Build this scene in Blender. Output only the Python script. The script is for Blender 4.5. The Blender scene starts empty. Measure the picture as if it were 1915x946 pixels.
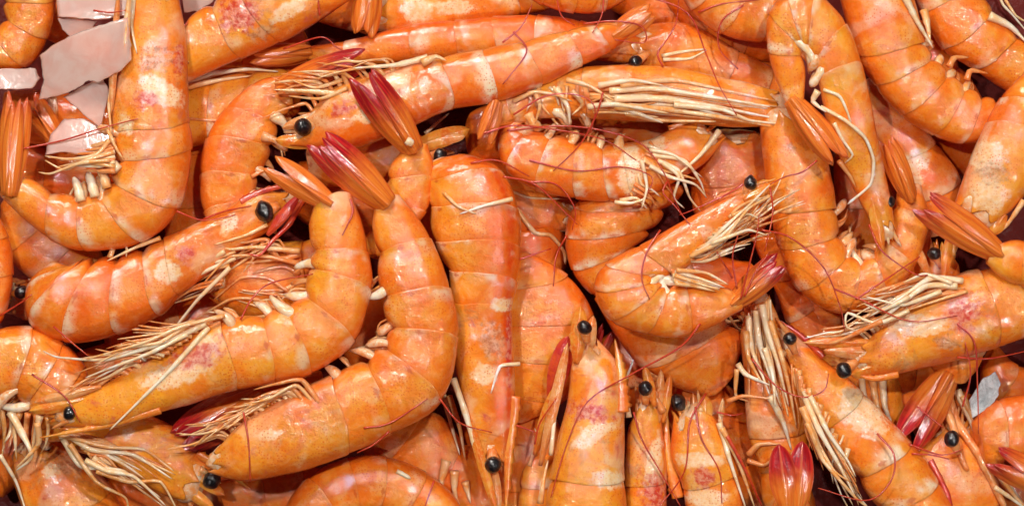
import bpy, math, random
import numpy as np
from mathutils import Vector, Matrix, noise

random.seed(7)
# ------------------------------------------------------------------ camera, light, exposure
SCN = bpy.context.scene
COL = SCN.collection
S = 0.00015          # metres per unit of the layout plan (a big cooked prawn is about 15 cm long)
CX, CY = 957.5, 473.0
HC = 5200.0          # camera height above the tray, in plan units

cam = bpy.data.cameras.new('camera'); camo = bpy.data.objects.new('camera', cam); COL.objects.link(camo)
camo.location = (0, 0, HC * S); camo.rotation_euler = (0, 0, 0)
cam.sensor_width = 36; cam.lens = 36 * HC / 1915.0
cam.clip_start = 0.01; cam.clip_end = 20
SCN.camera = camo

W = bpy.data.worlds.new('World'); SCN.world = W; W.use_nodes = True
W.node_tree.nodes['Background'].inputs[0].default_value = (0.92, 0.96, 1.0, 1)
W.node_tree.nodes['Background'].inputs[1].default_value = 0.04

def lamp(name, loc, size, power, col, size_y=None):
    l = bpy.data.lights.new(name, 'AREA'); o = bpy.data.objects.new(name, l); COL.objects.link(o)
    l.energy = power; l.size = size; l.color = col
    if size_y: l.shape = 'RECTANGLE'; l.size_y = size_y
    o.location = loc
    o.rotation_euler = (Vector((0, 0, 0)) - Vector(loc)).to_track_quat('-Z', 'Y').to_euler()
    return o
lamp('market_lamp', (-0.30, 0.95, 0.78), 0.24, 12.5, (1.0, 0.93, 0.84))
lamp('market_lamp', (0.20, 0.32, 1.0), 0.03, 5.2, (1.0, 0.97, 0.93))
lamp('market_lamp', (-0.30, 0.18, 1.05), 0.028, 4.8, (1.0, 0.97, 0.93))
lamp('market_lamp', (0.46, -0.30, 0.85), 0.03, 2.6, (1.0, 0.97, 0.94))

SCN.view_settings.view_transform = 'Standard'; SCN.view_settings.look = 'None'
SCN.view_settings.gamma = 1; SCN.view_settings.exposure = -0.45
SCN.cycles.max_bounces = 6; SCN.cycles.transparent_max_bounces = 8
SCN.cycles.use_denoising = True

# ------------------------------------------------------------------ small maths
def P(x, y, z=0.0):
    k = (HC - z) / HC
    return Vector(((x - CX) * k * S, -(y - CY) * k * S, z * S))

def cr(pts, t):
    n = len(pts)
    i = max(0, min(int(math.floor(t)), n - 2)); f = t - i
    p1, p2 = pts[i], pts[i + 1]
    p0 = pts[i - 1] if i > 0 else [2 * a - b for a, b in zip(p1, p2)]
    p3 = pts[i + 2] if i + 2 < n else [2 * b - a for a, b in zip(p1, p2)]
    out = []
    for a, b, c, d in zip(p0, p1, p2, p3):
        out.append(0.5 * (2 * b + (c - a) * f + (2 * a - 5 * b + 4 * c - d) * f * f + (3 * b - a - 3 * c + d) * f ** 3))
    return out

def sstep(a, b, x):
    t = max(0.0, min(1.0, (x - a) / (b - a))); return t * t * (3 - 2 * t)

# height map of everything laid down so far, so legs and feelers come to rest on what is under them
HG = 6; HX0, HY0 = -240, -240
HM = np.zeros(((946 + 480) // HG + 1, (1915 + 480) // HG + 1), dtype=np.float64)
def hsplat(verts):
    if not len(verts): return
    a = np.array([(v[0], v[1], v[2]) for v in verts]) / S
    k = (HC - a[:, 2]) / HC
    x = a[:, 0] / k + CX; y = -a[:, 1] / k + CY
    ix = ((x - HX0) / HG).astype(int); iy = ((y - HY0) / HG).astype(int)
    for dx in (0, 1, -1):
        for dy in (0, 1, -1):
            jx, jy = ix + dx, iy + dy
            ok = (jx >= 0) & (jy >= 0) & (jx < HM.shape[1]) & (jy < HM.shape[0])
            np.maximum.at(HM, (jy[ok], jx[ok]), a[ok, 2] - (0 if dx == 0 and dy == 0 else 3))
def hget(x, y):
    jx = int((x - HX0) / HG); jy = int((y - HY0) / HG)
    if 0 <= jx < HM.shape[1] and 0 <= jy < HM.shape[0]: return HM[jy, jx]
    return 0.0

# ------------------------------------------------------------------ materials
def newmat(name):
    m = bpy.data.materials.new(name); m.use_nodes = True
    nt = m.node_tree; nt.nodes.clear()
    return m, nt
class G:
    """tiny node-graph writer"""
    def __init__(s, nt): s.nt = nt
    def n(s, t, **kw):
        x = s.nt.nodes.new(t)
        for k, v in kw.items(): setattr(x, k, v)
        return x
    def put(s, sock, v):
        if isinstance(v, bpy.types.NodeSocket): s.nt.links.new(v, sock)
        elif v is not None: sock.default_value = v
    def math(s, op, a, b=None, c=None, clamp=False):
        x = s.n('ShaderNodeMath', operation=op, use_clamp=clamp)
        s.put(x.inputs[0], a)
        if b is not None: s.put(x.inputs[1], b)
        if c is not None: s.put(x.inputs[2], c)
        return x.outputs[0]
    def mul(s, a, b): return s.math('MULTIPLY', a, b)
    def add(s, a, b): return s.math('ADD', a, b)
    def mr(s, v, a, b, c=0.0, d=1.0):
        x = s.n('ShaderNodeMapRange', interpolation_type='SMOOTHSTEP')
        s.put(x.inputs[0], v); s.put(x.inputs[1], a); s.put(x.inputs[2], b); s.put(x.inputs[3], c); s.put(x.inputs[4], d)
        return x.outputs[0]
    def mix(s, f, a, b, blend='MIX'):
        x = s.n('ShaderNodeMix', data_type='RGBA', blend_type=blend)
        s.put(x.inputs[0], f)
        s.put(x.inputs[6], a if isinstance(a, bpy.types.NodeSocket) else (*a, 1))
        s.put(x.inputs[7], b if isinstance(b, bpy.types.NodeSocket) else (*b, 1))
        return x.outputs[2]
    def noise(s, vec, scale, detail=3, rough=0.55, dist=0.0, w=None):
        x = s.n('ShaderNodeTexNoise', noise_dimensions='3D')
        s.put(x.inputs['Vector'], vec); s.put(x.inputs['Scale'], scale)
        x.inputs['Detail'].default_value = detail; x.inputs['Roughness'].default_value = rough
        x.inputs['Distortion'].default_value = dist
        return x.outputs[0]
    def attr(s, name):
        return s.n('ShaderNodeAttribute', attribute_name=name).outputs['Fac']
    def pos(s): return s.n('ShaderNodeNewGeometry').outputs['Position']
    def shifted(s, vec, off):
        x = s.n('ShaderNodeVectorMath', operation='ADD'); s.put(x.inputs[0], vec); x.inputs[1].default_value = off
        return x.outputs[0]
    def voro(s, vec, scale):
        x = s.n('ShaderNodeTexVoronoi', feature='F1'); s.put(x.inputs['Vector'], vec); s.put(x.inputs['Scale'], scale); x.inputs['Randomness'].default_value = 0.75
        return x.outputs['Distance']
    def out(s, col, rough=0.3, sss=0.25, coat=1.0, coatr=0.06, bump=None, spec=0.5, trans=0.0, radius=(1, 0.28, 0.08), sscale=0.0024, alpha=None, coatbump=None):
        b = s.n('ShaderNodeBsdfPrincipled')
        s.put(b.inputs['Base Color'], col if isinstance(col, bpy.types.NodeSocket) else (*col, 1))
        s.put(b.inputs['Roughness'], rough); s.put(b.inputs['Subsurface Weight'], sss)
        b.inputs['Subsurface Radius'].default_value = radius; b.inputs['Subsurface Scale'].default_value = sscale
        s.put(b.inputs['Coat Weight'], coat); s.put(b.inputs['Coat Roughness'], coatr)
        b.inputs['Coat IOR'].default_value = 1.6
        b.inputs['Specular IOR Level'].default_value = spec
        s.put(b.inputs['Transmission Weight'], trans); b.inputs['IOR'].default_value = 1.36
        if alpha is not None: s.put(b.inputs['Alpha'], alpha)
        if bump is not None:
            s.put(b.inputs['Normal'], bump); s.put(b.inputs['Coat Normal'], coatbump if coatbump is not None else bump)
        o = s.n('ShaderNodeOutputMaterial'); s.nt.links.new(b.outputs[0], o.inputs[0])
        return b
    def bump(s, h, dist, strength=1.0, nrm=None):
        x = s.n('ShaderNodeBump'); s.put(x.inputs['Height'], h)
        x.inputs['Distance'].default_value = dist; x.inputs['Strength'].default_value = strength
        if nrm is not None: s.put(x.inputs['Normal'], nrm)
        return x.outputs[0]

ORANGE = (0.86, 0.135, 0.004); PEACH = (0.90, 0.325, 0.022); DEEP = (0.68, 0.042, 0.003)
WHITE = (0.90, 0.66, 0.45); YELLOW = (0.88, 0.36, 0.015); CRIM = (0.42, 0.012, 0.03); PINK = (0.66, 0.13, 0.08)

def shell_material(name, head=False):
    m, nt = newmat(name); g = G(nt)
    u, v = g.attr('u'), g.attr('v'); pos = g.pos()
    oi = g.n('ShaderNodeObjectInfo')
    sep = g.n('ShaderNodeSeparateColor'); nt.links.new(oi.outputs['Color'], sep.inputs[0])
    red, white, yel, pinkv = sep.outputs[0], sep.outputs[1], sep.outputs[2], oi.outputs['Alpha']
    u_ = 1 / S
    n1 = g.noise(pos, u_ / 75, 3, 0.5, 0.4)
    n2 = g.noise(g.shifted(pos, (1, 2, 3)), u_ / 34, 4, 0.6, 0.8)
    n3 = g.noise(g.shifted(pos, (5, 2, 1)), u_ / 110, 2, 0.5, 0.3)
    n4 = g.noise(g.shifted(pos, (3, 7, 9)), u_ / 9, 4, 0.65)
    # flank paler than the back, broken up by noise
    flank = g.mul(g.mul(g.mr(v, 0.14, 0.40), g.mr(v, 0.92, 0.70)), g.mr(n1, 0.28, 0.60))
    col = g.mix(g.math('MINIMUM', g.mul(flank, 0.92), 1.0), ORANGE, PEACH)
    col = g.mix(g.mul(g.mr(n2, 0.46, 0.68), 0.48), col, g.mix(g.mr(n4, 0.4, 0.6), (0.92, 0.40, 0.09), (0.93, 0.47, 0.18)))
    col = g.mix(g.mul(g.mr(n3, 0.36, 0.64), g.mul(yel, 0.85)), col, YELLOW)
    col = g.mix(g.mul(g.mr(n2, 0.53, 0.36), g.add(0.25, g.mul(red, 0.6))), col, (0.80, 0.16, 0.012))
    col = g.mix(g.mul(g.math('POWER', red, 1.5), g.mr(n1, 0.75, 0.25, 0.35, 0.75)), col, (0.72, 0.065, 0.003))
    # the ridge of the back
    ridge = g.mul(g.mr(g.add(v, g.mul(g.add(n2, -0.5), 0.25)), 0.27, 0.08), g.add(0.7, g.mul(red, 0.3)))
    col = g.mix(ridge, col, (0.84, 0.125, 0.003))
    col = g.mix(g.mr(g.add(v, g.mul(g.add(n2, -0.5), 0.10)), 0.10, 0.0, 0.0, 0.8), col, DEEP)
    belly = g.mul(g.mr(g.add(v, g.mul(g.add(n2, -0.5), 0.2)), 0.84, 0.98), 0.55)
    col = g.mix(belly, col, (0.84, 0.27, 0.05))
    if not head:
        # pale hoop before each hind edge, orange again right behind the joint
        hoopn = g.mr(g.noise(g.shifted(pos, (9, 1, 4)), u_ / 45, 2, 0.5), 0.44, 0.62)
        hoop = g.mul(g.mul(g.mr(g.add(u, g.mul(g.add(n2, -0.5), 0.45)), 0.62, 0.95), hoopn), g.mul(white, g.mr(v, 0.75, 0.30, 0.45, 1.0)))
        col = g.mix(hoop, col, WHITE)
        col = g.mix(g.mul(g.mul(g.mr(g.add(u, g.mul(g.add(n2, -0.5), 0.35)), 0.42, 0.02), g.mr(n1, 0.25, 0.5)), g.add(0.55, g.mul(red, 0.3))), col, (0.84, 0.15, 0.004))
        col = g.mix(g.mul(g.mr(g.add(u, g.mul(g.add(n2, -0.5), 0.10)), 0.97, 1.0), 0.25), col, (0.80, 0.20, 0.03))
        # the small rusty hinge spot on the side of every joint
        du = g.math('ABSOLUTE', g.add(u, -0.955)); dv = g.math('ABSOLUTE', g.add(v, -0.52))
        sp = g.mr(g.add(g.add(g.mul(du, 1.0), g.mul(dv, 1.6)), g.mul(g.add(n4, -0.5), 0.10)), 0.085, 0.03)
        col = g.mix(g.mul(sp, 0.6), col, (0.55, 0.06, 0.01))
    else:
        big = g.noise(g.shifted(pos, (4, 4, 8)), u_ / 85, 3, 0.5, 0.8)
        cr_ = g.mr(big, 0.50, 0.64)
        col = g.mix(g.mul(cr_, g.mul(white, 0.55)), col, g.mix(g.mr(n4, 0.3, 0.7), (0.80, 0.50, 0.30), WHITE))
        pk = g.mul(g.mr(g.noise(g.shifted(pos, (8, 3, 2)), u_ / 75, 4, 0.62, 0.6), 0.57, 0.70), g.mul(g.math('MINIMUM', g.mul(pinkv, 1.3), 1.0), g.mr(v, 0.02, 0.25)))
        col = g.mix(pk, col, g.mix(g.mr(n4, 0.42, 0.6), PINK, (0.55, 0.04, 0.03)))
        gut = g.mul(g.mr(g.noise(g.shifted(pos, (2, 9, 5)), u_ / 60, 4, 0.7, 0.5), 0.58, 0.72), g.mul(pinkv, 0.6))
        col = g.mix(gut, col, (0.40, 0.16, 0.06))
        col = g.mix(g.mul(g.mr(u, 0.25, 0.0), 0.6), col, (0.84, 0.26, 0.02))
    # cream and crimson stains with their own outline, placed on single prawns
    edge_n = g.mul(g.add(g.noise(g.shifted(pos, (7, 7, 1)), u_ / 14, 4, 0.6), -0.5), 0.9)
    c1 = g.mr(g.add(g.attr('cream'), g.mul(edge_n, 0.8)), 0.38, 0.62); c1 = g.mul(c1, g.mr(g.attr('cream'), 0.05, 0.2))
    col = g.mix(g.mul(c1, 0.9), col, g.mix(g.mr(n4, 0.35, 0.65), (0.91, 0.52, 0.24), (0.93, 0.68, 0.44)))
    c2 = g.mr(g.add(g.attr('crimson'), g.mul(edge_n, 1.5)), 0.35, 0.75); c2 = g.mul(c2, g.mr(g.attr('crimson'), 0.05, 0.3))
    col = g.mix(g.mul(c2, 0.85), col, g.mix(g.mr(n4, 0.38, 0.6), (0.55, 0.02, 0.025), (0.72, 0.22, 0.15)))
    c3 = g.mr(g.add(g.attr('brown'), g.mul(edge_n, 1.5)), 0.35, 0.8); c3 = g.mul(c3, g.mr(g.attr('brown'), 0.05, 0.3))
    col = g.mix(g.mul(c3, 0.6), col, g.mix(g.mr(n4, 0.38, 0.6), (0.28, 0.12, 0.07), (0.60, 0.36, 0.22)))
    # pigment dots
    dd = g.voro(pos, u_ / 5.2)
    dens = g.mr(g.noise(g.shifted(pos, (6, 6, 6)), u_ / 60, 2), 0.33, 0.62)
    dot = g.mul(g.mr(dd, 0.42, 0.14), g.mul(dens, 0.75))
    col = g.mix(dot, col, (0.70, 0.10, 0.006))
    # colour grain
    col = g.mix(g.mul(g.mr(n4, 0.35, 0.7), 0.10), col, (0.90, 0.48, 0.18))
    b1 = g.bump(g.noise(g.shifted(pos, (1, 1, 7)), u_ / 26, 3, 0.55, 0.5), 0.0007, 0.5)
    b2 = g.bump(n4, 0.00016, 0.55, b1)
    b3 = g.bump(g.noise(g.shifted(pos, (3, 1, 2)), u_ / 4, 2, 0.5), 0.00006, 0.5, b2)
    wr = g.noise(g.shifted(pos, (8, 8, 3)), u_ / 7, 3, 0.6, 1.5)
    b1w = g.bump(g.mul(wr, g.mr(n1, 0.40, 0.65)), 0.00025, 0.6, b1)
    b4 = g.bump(g.noise(g.shifted(pos, (2, 2, 2)), u_ / 13, 4, 0.75, 0.8), 0.00024, 0.6, b1w)
    b5 = g.bump(g.noise(g.shifted(pos, (2, 4, 2)), u_ / 5, 2, 0.5), 0.00002, 0.4, b4)
    g.out(col, rough=0.45, sss=0.16, coat=0.95, coatr=g.mr(n4, 0.35, 0.7, 0.015, 0.06), bump=b3, spec=0.15, coatbump=b5)
    return m

def tail_material():
    m, nt = newmat('tail_fan_shell'); g = G(nt)
    u, v = g.attr('u'), g.attr('v'); pos = g.pos()
    oi = g.n('ShaderNodeObjectInfo'); sep = g.n('ShaderNodeSeparateColor'); nt.links.new(oi.outputs['Color'], sep.inputs[0])
    red = sep.outputs[0]
    u_ = 1 / S
    n2 = g.noise(pos, u_ / 22, 4, 0.6, 0.5)
    comb = g.n('ShaderNodeCombineXYZ'); nt.links.new(g.mul(u, 1.2), comb.inputs[0]); nt.links.new(g.mul(v, 1.7), comb.inputs[1])
    nt.links.new(g.mul(oi.outputs['Random'], 9.0), comb.inputs[2])
    st = g.noise(comb.outputs[0], 2.3, 4, 0.6)
    col = g.mix(g.mr(st, 0.40, 0.62), (0.84, 0.17, 0.014), (0.86, 0.22, 0.028))
    col = g.mix(g.mul(g.mr(st, 0.46, 0.36), 0.35), col, (0.66, 0.08, 0.012))
    tip = g.mul(g.mr(g.add(u, g.mul(g.add(n2, -0.5), 0.35)), g.add(0.98, g.mul(red, -0.75)), g.add(1.35, g.mul(red, -0.62))), g.math('MINIMUM', g.mul(red, 1.6), 1.0))
    col = g.mix(tip, col, g.mix(g.mr(st, 0.38, 0.64), (0.30, 0.003, 0.010), (0.58, 0.014, 0.018)))
    edge = g.mr(g.math('ABSOLUTE', v), 0.70, 1.0)
    col = g.mix(g.mr(g.math('ABSOLUTE', v), 0.16, 0.0, 0.0, 0.28), col, (0.90, 0.36, 0.10))
    col = g.mix(g.mul(edge, 0.6), col, (0.62, 0.05, 0.015))
    h = g.add(g.mul(st, 0.6), g.mul(n2, 0.35))
    b = g.bump(h, 0.0003, 0.5)
    b2 = g.bump(g.noise(pos, u_ / 7, 3, 0.6), 0.00018, 0.5, b)
    g.out(col, rough=0.33, sss=0.22, coat=0.9, coatr=0.09, bump=b2)
    return m

def tube_material(name, ca, cb, cc, sss=0.25, coat=0.8, stripe=30):
    m, nt = newmat(name); g = G(nt)
    u = g.attr('u'); pos = g.pos(); u_ = 1 / S
    n = g.noise(pos, u_ / stripe, 4, 0.6, 0.6); n2 = g.noise(pos, u_ / 6, 3, 0.6)
    col = g.mix(g.mr(n, 0.36, 0.62), ca, cb)
    col = g.mix(g.mul(g.mr(n2, 0.45, 0.70), 0.5), col, cc)
    col = g.mix(g.mul(g.mr(g.add(u, g.mul(g.add(n, -0.5), 0.8)), 0.35, 0.0), 0.6), col, cb)
    g.out(col, rough=0.35, sss=sss, coat=coat, coatr=0.12, bump=g.bump(n2, 0.0002, 0.6), radius=(1, 0.45, 0.2))
    return m

M = {}
M['shell'] = shell_material('prawn_shell')
M['head'] = shell_material('prawn_head_shell', True)
M['tail'] = tail_material()
M['leg'] = tube_material('pale_leg', (0.93, 0.60, 0.32), (0.88, 0.33, 0.07), (0.90, 0.66, 0.42))
M['leg_orange'] = tube_material('orange_leg', (0.84, 0.36, 0.12), (0.80, 0.20, 0.035), (0.88, 0.52, 0.28))
M['leg_white'] = tube_material('white_leg', (0.95, 0.80, 0.62), (0.92, 0.56, 0.27), (0.92, 0.80, 0.64))
M['blade'] = tube_material('orange_blade', (0.86, 0.30, 0.03), (0.80, 0.15, 0.012), (0.88, 0.44, 0.12))
M['blade_red'] = tube_material('red_blade', (0.52, 0.02, 0.02), (0.70, 0.08, 0.015), (0.6, 0.05, 0.05))
M['feeler'] = tube_material('red_feeler', (0.42, 0.014, 0.010), (0.60, 0.045, 0.012), (0.66, 0.10, 0.03), sss=0.1)
M['flesh'] = tube_material('belly_flesh', (0.84, 0.56, 0.34), (0.82, 0.30, 0.08), (0.88, 0.68, 0.50), stripe=20)
m, nt = newmat('eye_black'); g = G(nt)
n = g.noise(g.pos(), 1 / (9 * S), 3)
g.out(g.mix(g.mr(n, 0.45, 0.7), (0.006, 0.004, 0.005), (0.035, 0.018, 0.018)), rough=0.35, sss=0.0, coat=0.8, coatr=g.mr(n, 0.3, 0.7, 0.05, 0.25), bump=g.bump(n, 0.0005, 0.6))
M['eye'] = m
m, nt = newmat('flake_ice'); g = G(nt)
n = g.noise(g.pos(), 1 / (40 * S), 4, 0.6, 0.5); n2 = g.noise(g.pos(), 1 / (8 * S), 3)
g.out(g.mix(g.mr(n, 0.35, 0.65), (0.88, 0.52, 0.42), (0.93, 0.68, 0.59)), rough=0.3, sss=0.3, coat=0.35, coatr=0.08,
      bump=g.bump(n2, 0.00004, 0.4, g.bump(n, 0.00012, 0.5)), trans=0.6, radius=(1, 0.7, 0.6), sscale=0.003)
M['ice'] = m
m, nt = newmat('crushed_ice_white'); g = G(nt)
n = g.noise(g.pos(), 1 / (22 * S), 5, 0.7); n2 = g.voro(g.pos(), 1 / (16 * S))
g.out(g.mix(g.mr(n, 0.35, 0.65), (0.62, 0.64, 0.66), (0.90, 0.92, 0.94)), rough=0.25, sss=0.3, coat=1.0, coatr=0.05,
      bump=g.bump(n, 0.002, 0.9, g.bump(n2, 0.001, 0.7)), trans=0.15, radius=(1, 1, 1))
M['white_ice'] = m
m, nt = newmat('tray_gap_shade'); g = G(nt)
n = g.noise(g.pos(), 1 / (50 * S), 4)
g.out(g.mix(n, (0.07, 0.003, 0.002), (0.18, 0.010, 0.004)), rough=0.8, sss=0.0, coat=0.05, coatr=0.3, bump=g.bump(n, 0.002, 0.6))  # near-black red in the tray colour stands in for crevice shade
M['tray'] = m

# ------------------------------------------------------------------ mesh helpers
COLOR = [0.4, 0.5, 0.2, 0.4]
ORIGIN = [Vector((0, 0, 0))]     # world place of the thing being built; its parts sit at zero under it
def mesh_obj(name, verts, faces, mat, parent, u=None, v=None, smooth=True, col=None, extra=None):
    me = bpy.data.meshes.new(name)
    me.from_pydata([tuple(p) for p in verts], [], faces)
    if u is not None:
        a = me.attributes.new('u', 'FLOAT', 'POINT'); a.data.foreach_set('value', np.array(u, dtype=np.float32))
    if v is not None:
        a = me.attributes.new('v', 'FLOAT', 'POINT'); a.data.foreach_set('value', np.array(v, dtype=np.float32))
    for kk, vals in (extra or {}).items():
        a = me.attributes.new(kk, 'FLOAT', 'POINT'); a.data.foreach_set('value', np.array(vals, dtype=np.float32))
    if smooth: me.polygons.foreach_set('use_smooth', [True] * len(me.polygons))
    me.materials.append(M[mat]); me.update()
    o = bpy.data.objects.new(name, me); COL.objects.link(o)
    if parent is not None:
        o.parent = parent
        me.transform(Matrix.Translation(-ORIGIN[0]))
    o.color = col or tuple(COLOR)
    return o

def rings_mesh(rings, cap0=True, cap1=True):
    n = len(rings[0]); verts = [p for r in rings for p in r]; faces = []
    for i in range(len(rings) - 1):
        for j in range(n):
            a, b = i * n + j, i * n + (j + 1) % n
            faces.append((a, b, b + n, a + n))
    if cap0: faces.append(tuple(range(n - 1, -1, -1)))
    if cap1: faces.append(tuple((len(rings) - 1) * n + j for j in range(n)))
    return verts, faces

def tube(name, pts3, radii, mat, parent, n=8, flat=1.0, col=None, us=None):
    """tapered tube along world points (metres); flat squashes it sideways"""
    rings = []; uu = []
    N = len(pts3)
    for i, p in enumerate(pts3):
        t = (pts3[min(i + 1, N - 1)] - pts3[max(i - 1, 0)])
        if t.length < 1e-9: t = Vector((1, 0, 0))
        t.normalize()
        s = t.cross(Vector((0, 0, 1)))
        if s.length < 0.05: s = Vector((1, 0, 0))
        s.normalize(); w = s.cross(t)
        r = radii[i]
        rings.append([p + s * (math.cos(a) * r) + w * (math.sin(a) * r * flat) for a in [2 * math.pi * k / n for k in range(n)]])
        uu += [i / (N - 1)] * n
    vs, fs = rings_mesh(rings)
    # turned inside out otherwise
    return mesh_obj(name, vs, fs, mat, parent, u=uu, v=[0.5] * len(vs), col=col)

def drape(poly, r, lift=0.0, slope=0.35, step=7.0, kink=0.0):
    """resample a plan polyline smoothly and lay it on the height map"""
    pts = [list(p[:2]) for p in poly]
    L = sum(math.dist(a, b) for a, b in zip(pts, pts[1:]))
    N = max(6, int(L / step))
    cum = [0]
    for a, b in zip(pts, pts[1:]): cum.append(cum[-1] + math.dist(a, b))
    out = []
    for i in range(N + 1):
        d = L * i / N
        k = 0
        while k < len(pts) - 2 and cum[k + 1] < d: k += 1
        f = (d - cum[k]) / max(1e-6, cum[k + 1] - cum[k])
        lin = [a + (b - a) * f for a, b in zip(pts[k], pts[k + 1])]
        cu = cr(pts, k + f) if len(pts) > 2 else lin
        out.append([a * kink + b * (1 - kink) for a, b in zip(lin, cu)])
    zs = [hget(x, y) + r for x, y in out]
    st = L / N
    for i in range(1, len(zs)): zs[i] = max(zs[i], zs[i - 1] - slope * st)
    for i in range(len(zs) - 2, -1, -1): zs[i] = max(zs[i], zs[i + 1] - slope * st)
    zz = [(zs[max(0, i - 1)] + zs[i] * 2 + zs[min(len(zs) - 1, i + 1)]) / 4 for i in range(len(zs))]
    return out, [z + lift for z in zz]

def leg(parent, poly, r=4.5, r1=1.4, mat='leg', name='leg', lift=0.0, z=None, slope=0.35, n=7, wob=1.0, floor=None):
    if z is None:
        pts, zs = drape(poly, r * 0.7, lift, slope, kink=0.45)
        if floor is not None: zs = [max(q, floor) for q in zs]
    else:
        pts, _ = drape(poly, r, kink=0.7)
        z0, z1 = z if isinstance(z, tuple) else (z, z)
        zs = [z0 + (z1 - z0) * i / (len(pts) - 1) for i in range(len(pts))]
    N = len(pts); rad = []
    hsplat([P(x, y, q + r * 0.6) for (x, y), q in zip(pts, zs)])
    for i in range(N):
        f = i / (N - 1)
        joint = 1 + 0.18 * wob * math.exp(-((f - 0.33) / 0.05) ** 2) + 0.15 * wob * math.exp(-((f - 0.64) / 0.05) ** 2)
        w = r + (r1 - r) * (f ** 0.9)
        w *= 1 + 0.10 * noise.noise(Vector((pts[i][0] * .08, pts[i][1] * .08, r)))
        if i == N - 1: w *= 0.45
        rad.append(max(0.35, w * joint) * S)
    return tube(name, [P(x, y, q) for (x, y), q in zip(pts, zs)], rad, mat, parent, n=n)

def feeler(parent, poly, r=1.9, r1=0.9, mat='feeler', lift=0.5):
    pts, zs = drape(poly, r, lift, slope=0.22, step=8.0)
    N = len(pts)
    return tube('antenna', [P(x, y, q) for (x, y), q in zip(pts, zs)],
                [(r + (r1 - r) * i / (N - 1)) * S for i in range(N)], mat, parent, n=6)

def blade(parent, a, b, w, za, zb, name='antennal_scale', mat='blade', roll=0.0, thick=3.0, bend=0.0, peak=0.55, tipw=0.12, col=None, base=0.35, ridge=0.16):
    """a flat leaf-like plate with a midrib, from plan point a to b"""
    A, B = P(*a, za), P(*b, zb)
    f = B - A; L = f.length; f.normalize()
    up0 = Vector((0, 0, 1)); s = f.cross(up0).normalized(); up = s.cross(f)
    s, up = s * math.cos(roll) + up * math.sin(roll), up * math.cos(roll) - s * math.sin(roll)
    NQ, NX = 18, 14; top = []; uu = []; vv = []
    def width(q):
        if q < peak: k = base + (1 - base) * math.sin(math.pi / 2 * q / peak)
        else:
            e = (q - peak) / (1 - peak); k = (1 - e ** 2.6) ** 0.6 * (1 - tipw * e) if e < 1 else 0.0
        return max(0.04, k)
    def make(side):
        r = []
        for i in range(NQ + 1):
            q = i / NQ; hw = w / 2 * S * width(q)
            c = A + f * (L * q) + s * (bend * S * math.sin(q * math.pi * 0.5) ** 2)
            for j in range(NX + 1):
                x = -1 + 2 * j / NX
                zz = ridge * w * S * (1 - abs(x) ** 1.3) 
                zz += 0.05 * w * S * math.exp(-(x / 0.10) ** 2) * (1 - q)
                zz += 0.03 * w * S * noise.noise(Vector((q * 4, x * 2, a[0])))
                th = thick * S * (1 - abs(x) ** 4) * 0.5
                r.append(c + s * (x * hw) + up * (zz + side * th + 0.04 * L * math.sin(q * math.pi)))
                uu.append(q); vv.append(x)
        return r
    vs = make(1) + make(-1); n1 = NX + 1; off = (NQ + 1) * n1; fs = []
    for i in range(NQ):
        for j in range(NX):
            q0 = i * n1 + j
            fs.append((q0, q0 + 1, q0 + n1 + 1, q0 + n1)); fs.append((off + q0, off + q0 + n1, off + q0 + n1 + 1, off + q0 + 1))
        fs.append((i * n1, i * n1 + n1, off + i * n1 + n1, off + i * n1)); fs.append((i * n1 + NX, off + i * n1 + NX, off + i * n1 + n1 + NX, i * n1 + n1 + NX))
    for j in range(NX):
        fs.append((j, off + j, off + j + 1, j + 1)); k = NQ * n1 + j
        fs.append((k, k + 1, off + k + 1, off + k))
    hsplat(vs)
    return mesh_obj(name, vs, fs, mat, parent, u=uu, v=vv, col=col)

def rostrum(parent, pts, w0, z0, z1, mat='blade', teeth=9, side=1):
    """the saw-toothed beak: pts is a plan polyline from base to tip"""
    N = 40; L = len(pts) - 1; rings = []
    P3 = []
    for i in range(N + 1):
        q = i / N; x, y = cr([list(p) for p in pts], q * L) if L > 1 else [a + (b - a) * q for a, b in zip(*pts)]
        P3.append(P(x, y, z0 + (z1 - z0) * q))
    uu = []
    for i, p in enumerate(P3):
        q = i / N
        t = (P3[min(i + 1, N)] - P3[max(i - 1, 0)]).normalized(); s = t.cross(Vector((0, 0, 1))).normalized() * side; w = Vector((0, 0, 1))
        h = w0 * (1 - q) ** 0.8 * 0.5 + 0.8
        saw = (q * teeth) % 1.0
        tooth = (saw * 0.22 * w0 + 1.0) if 0.05 < q < 0.85 else 0.0
        rings.append([p + s * (h + tooth) * S, p + s * h * 0.75 * S + w * h * 0.45 * S, p + s * h * 0.1 * S + w * h * 0.62 * S, p - s * h * 0.7 * S + w * h * 0.4 * S,
                      p - s * h * S, p - s * h * 0.6 * S - w * h * 0.4 * S, p + s * h * 0.6 * S - w * h * 0.4 * S])
        uu += [q] * 7
    vs, fs = rings_mesh(rings)
    hsplat(vs)
    return mesh_obj('rostrum', vs, fs, mat, parent, u=uu, v=[0.3] * len(vs))

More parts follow.
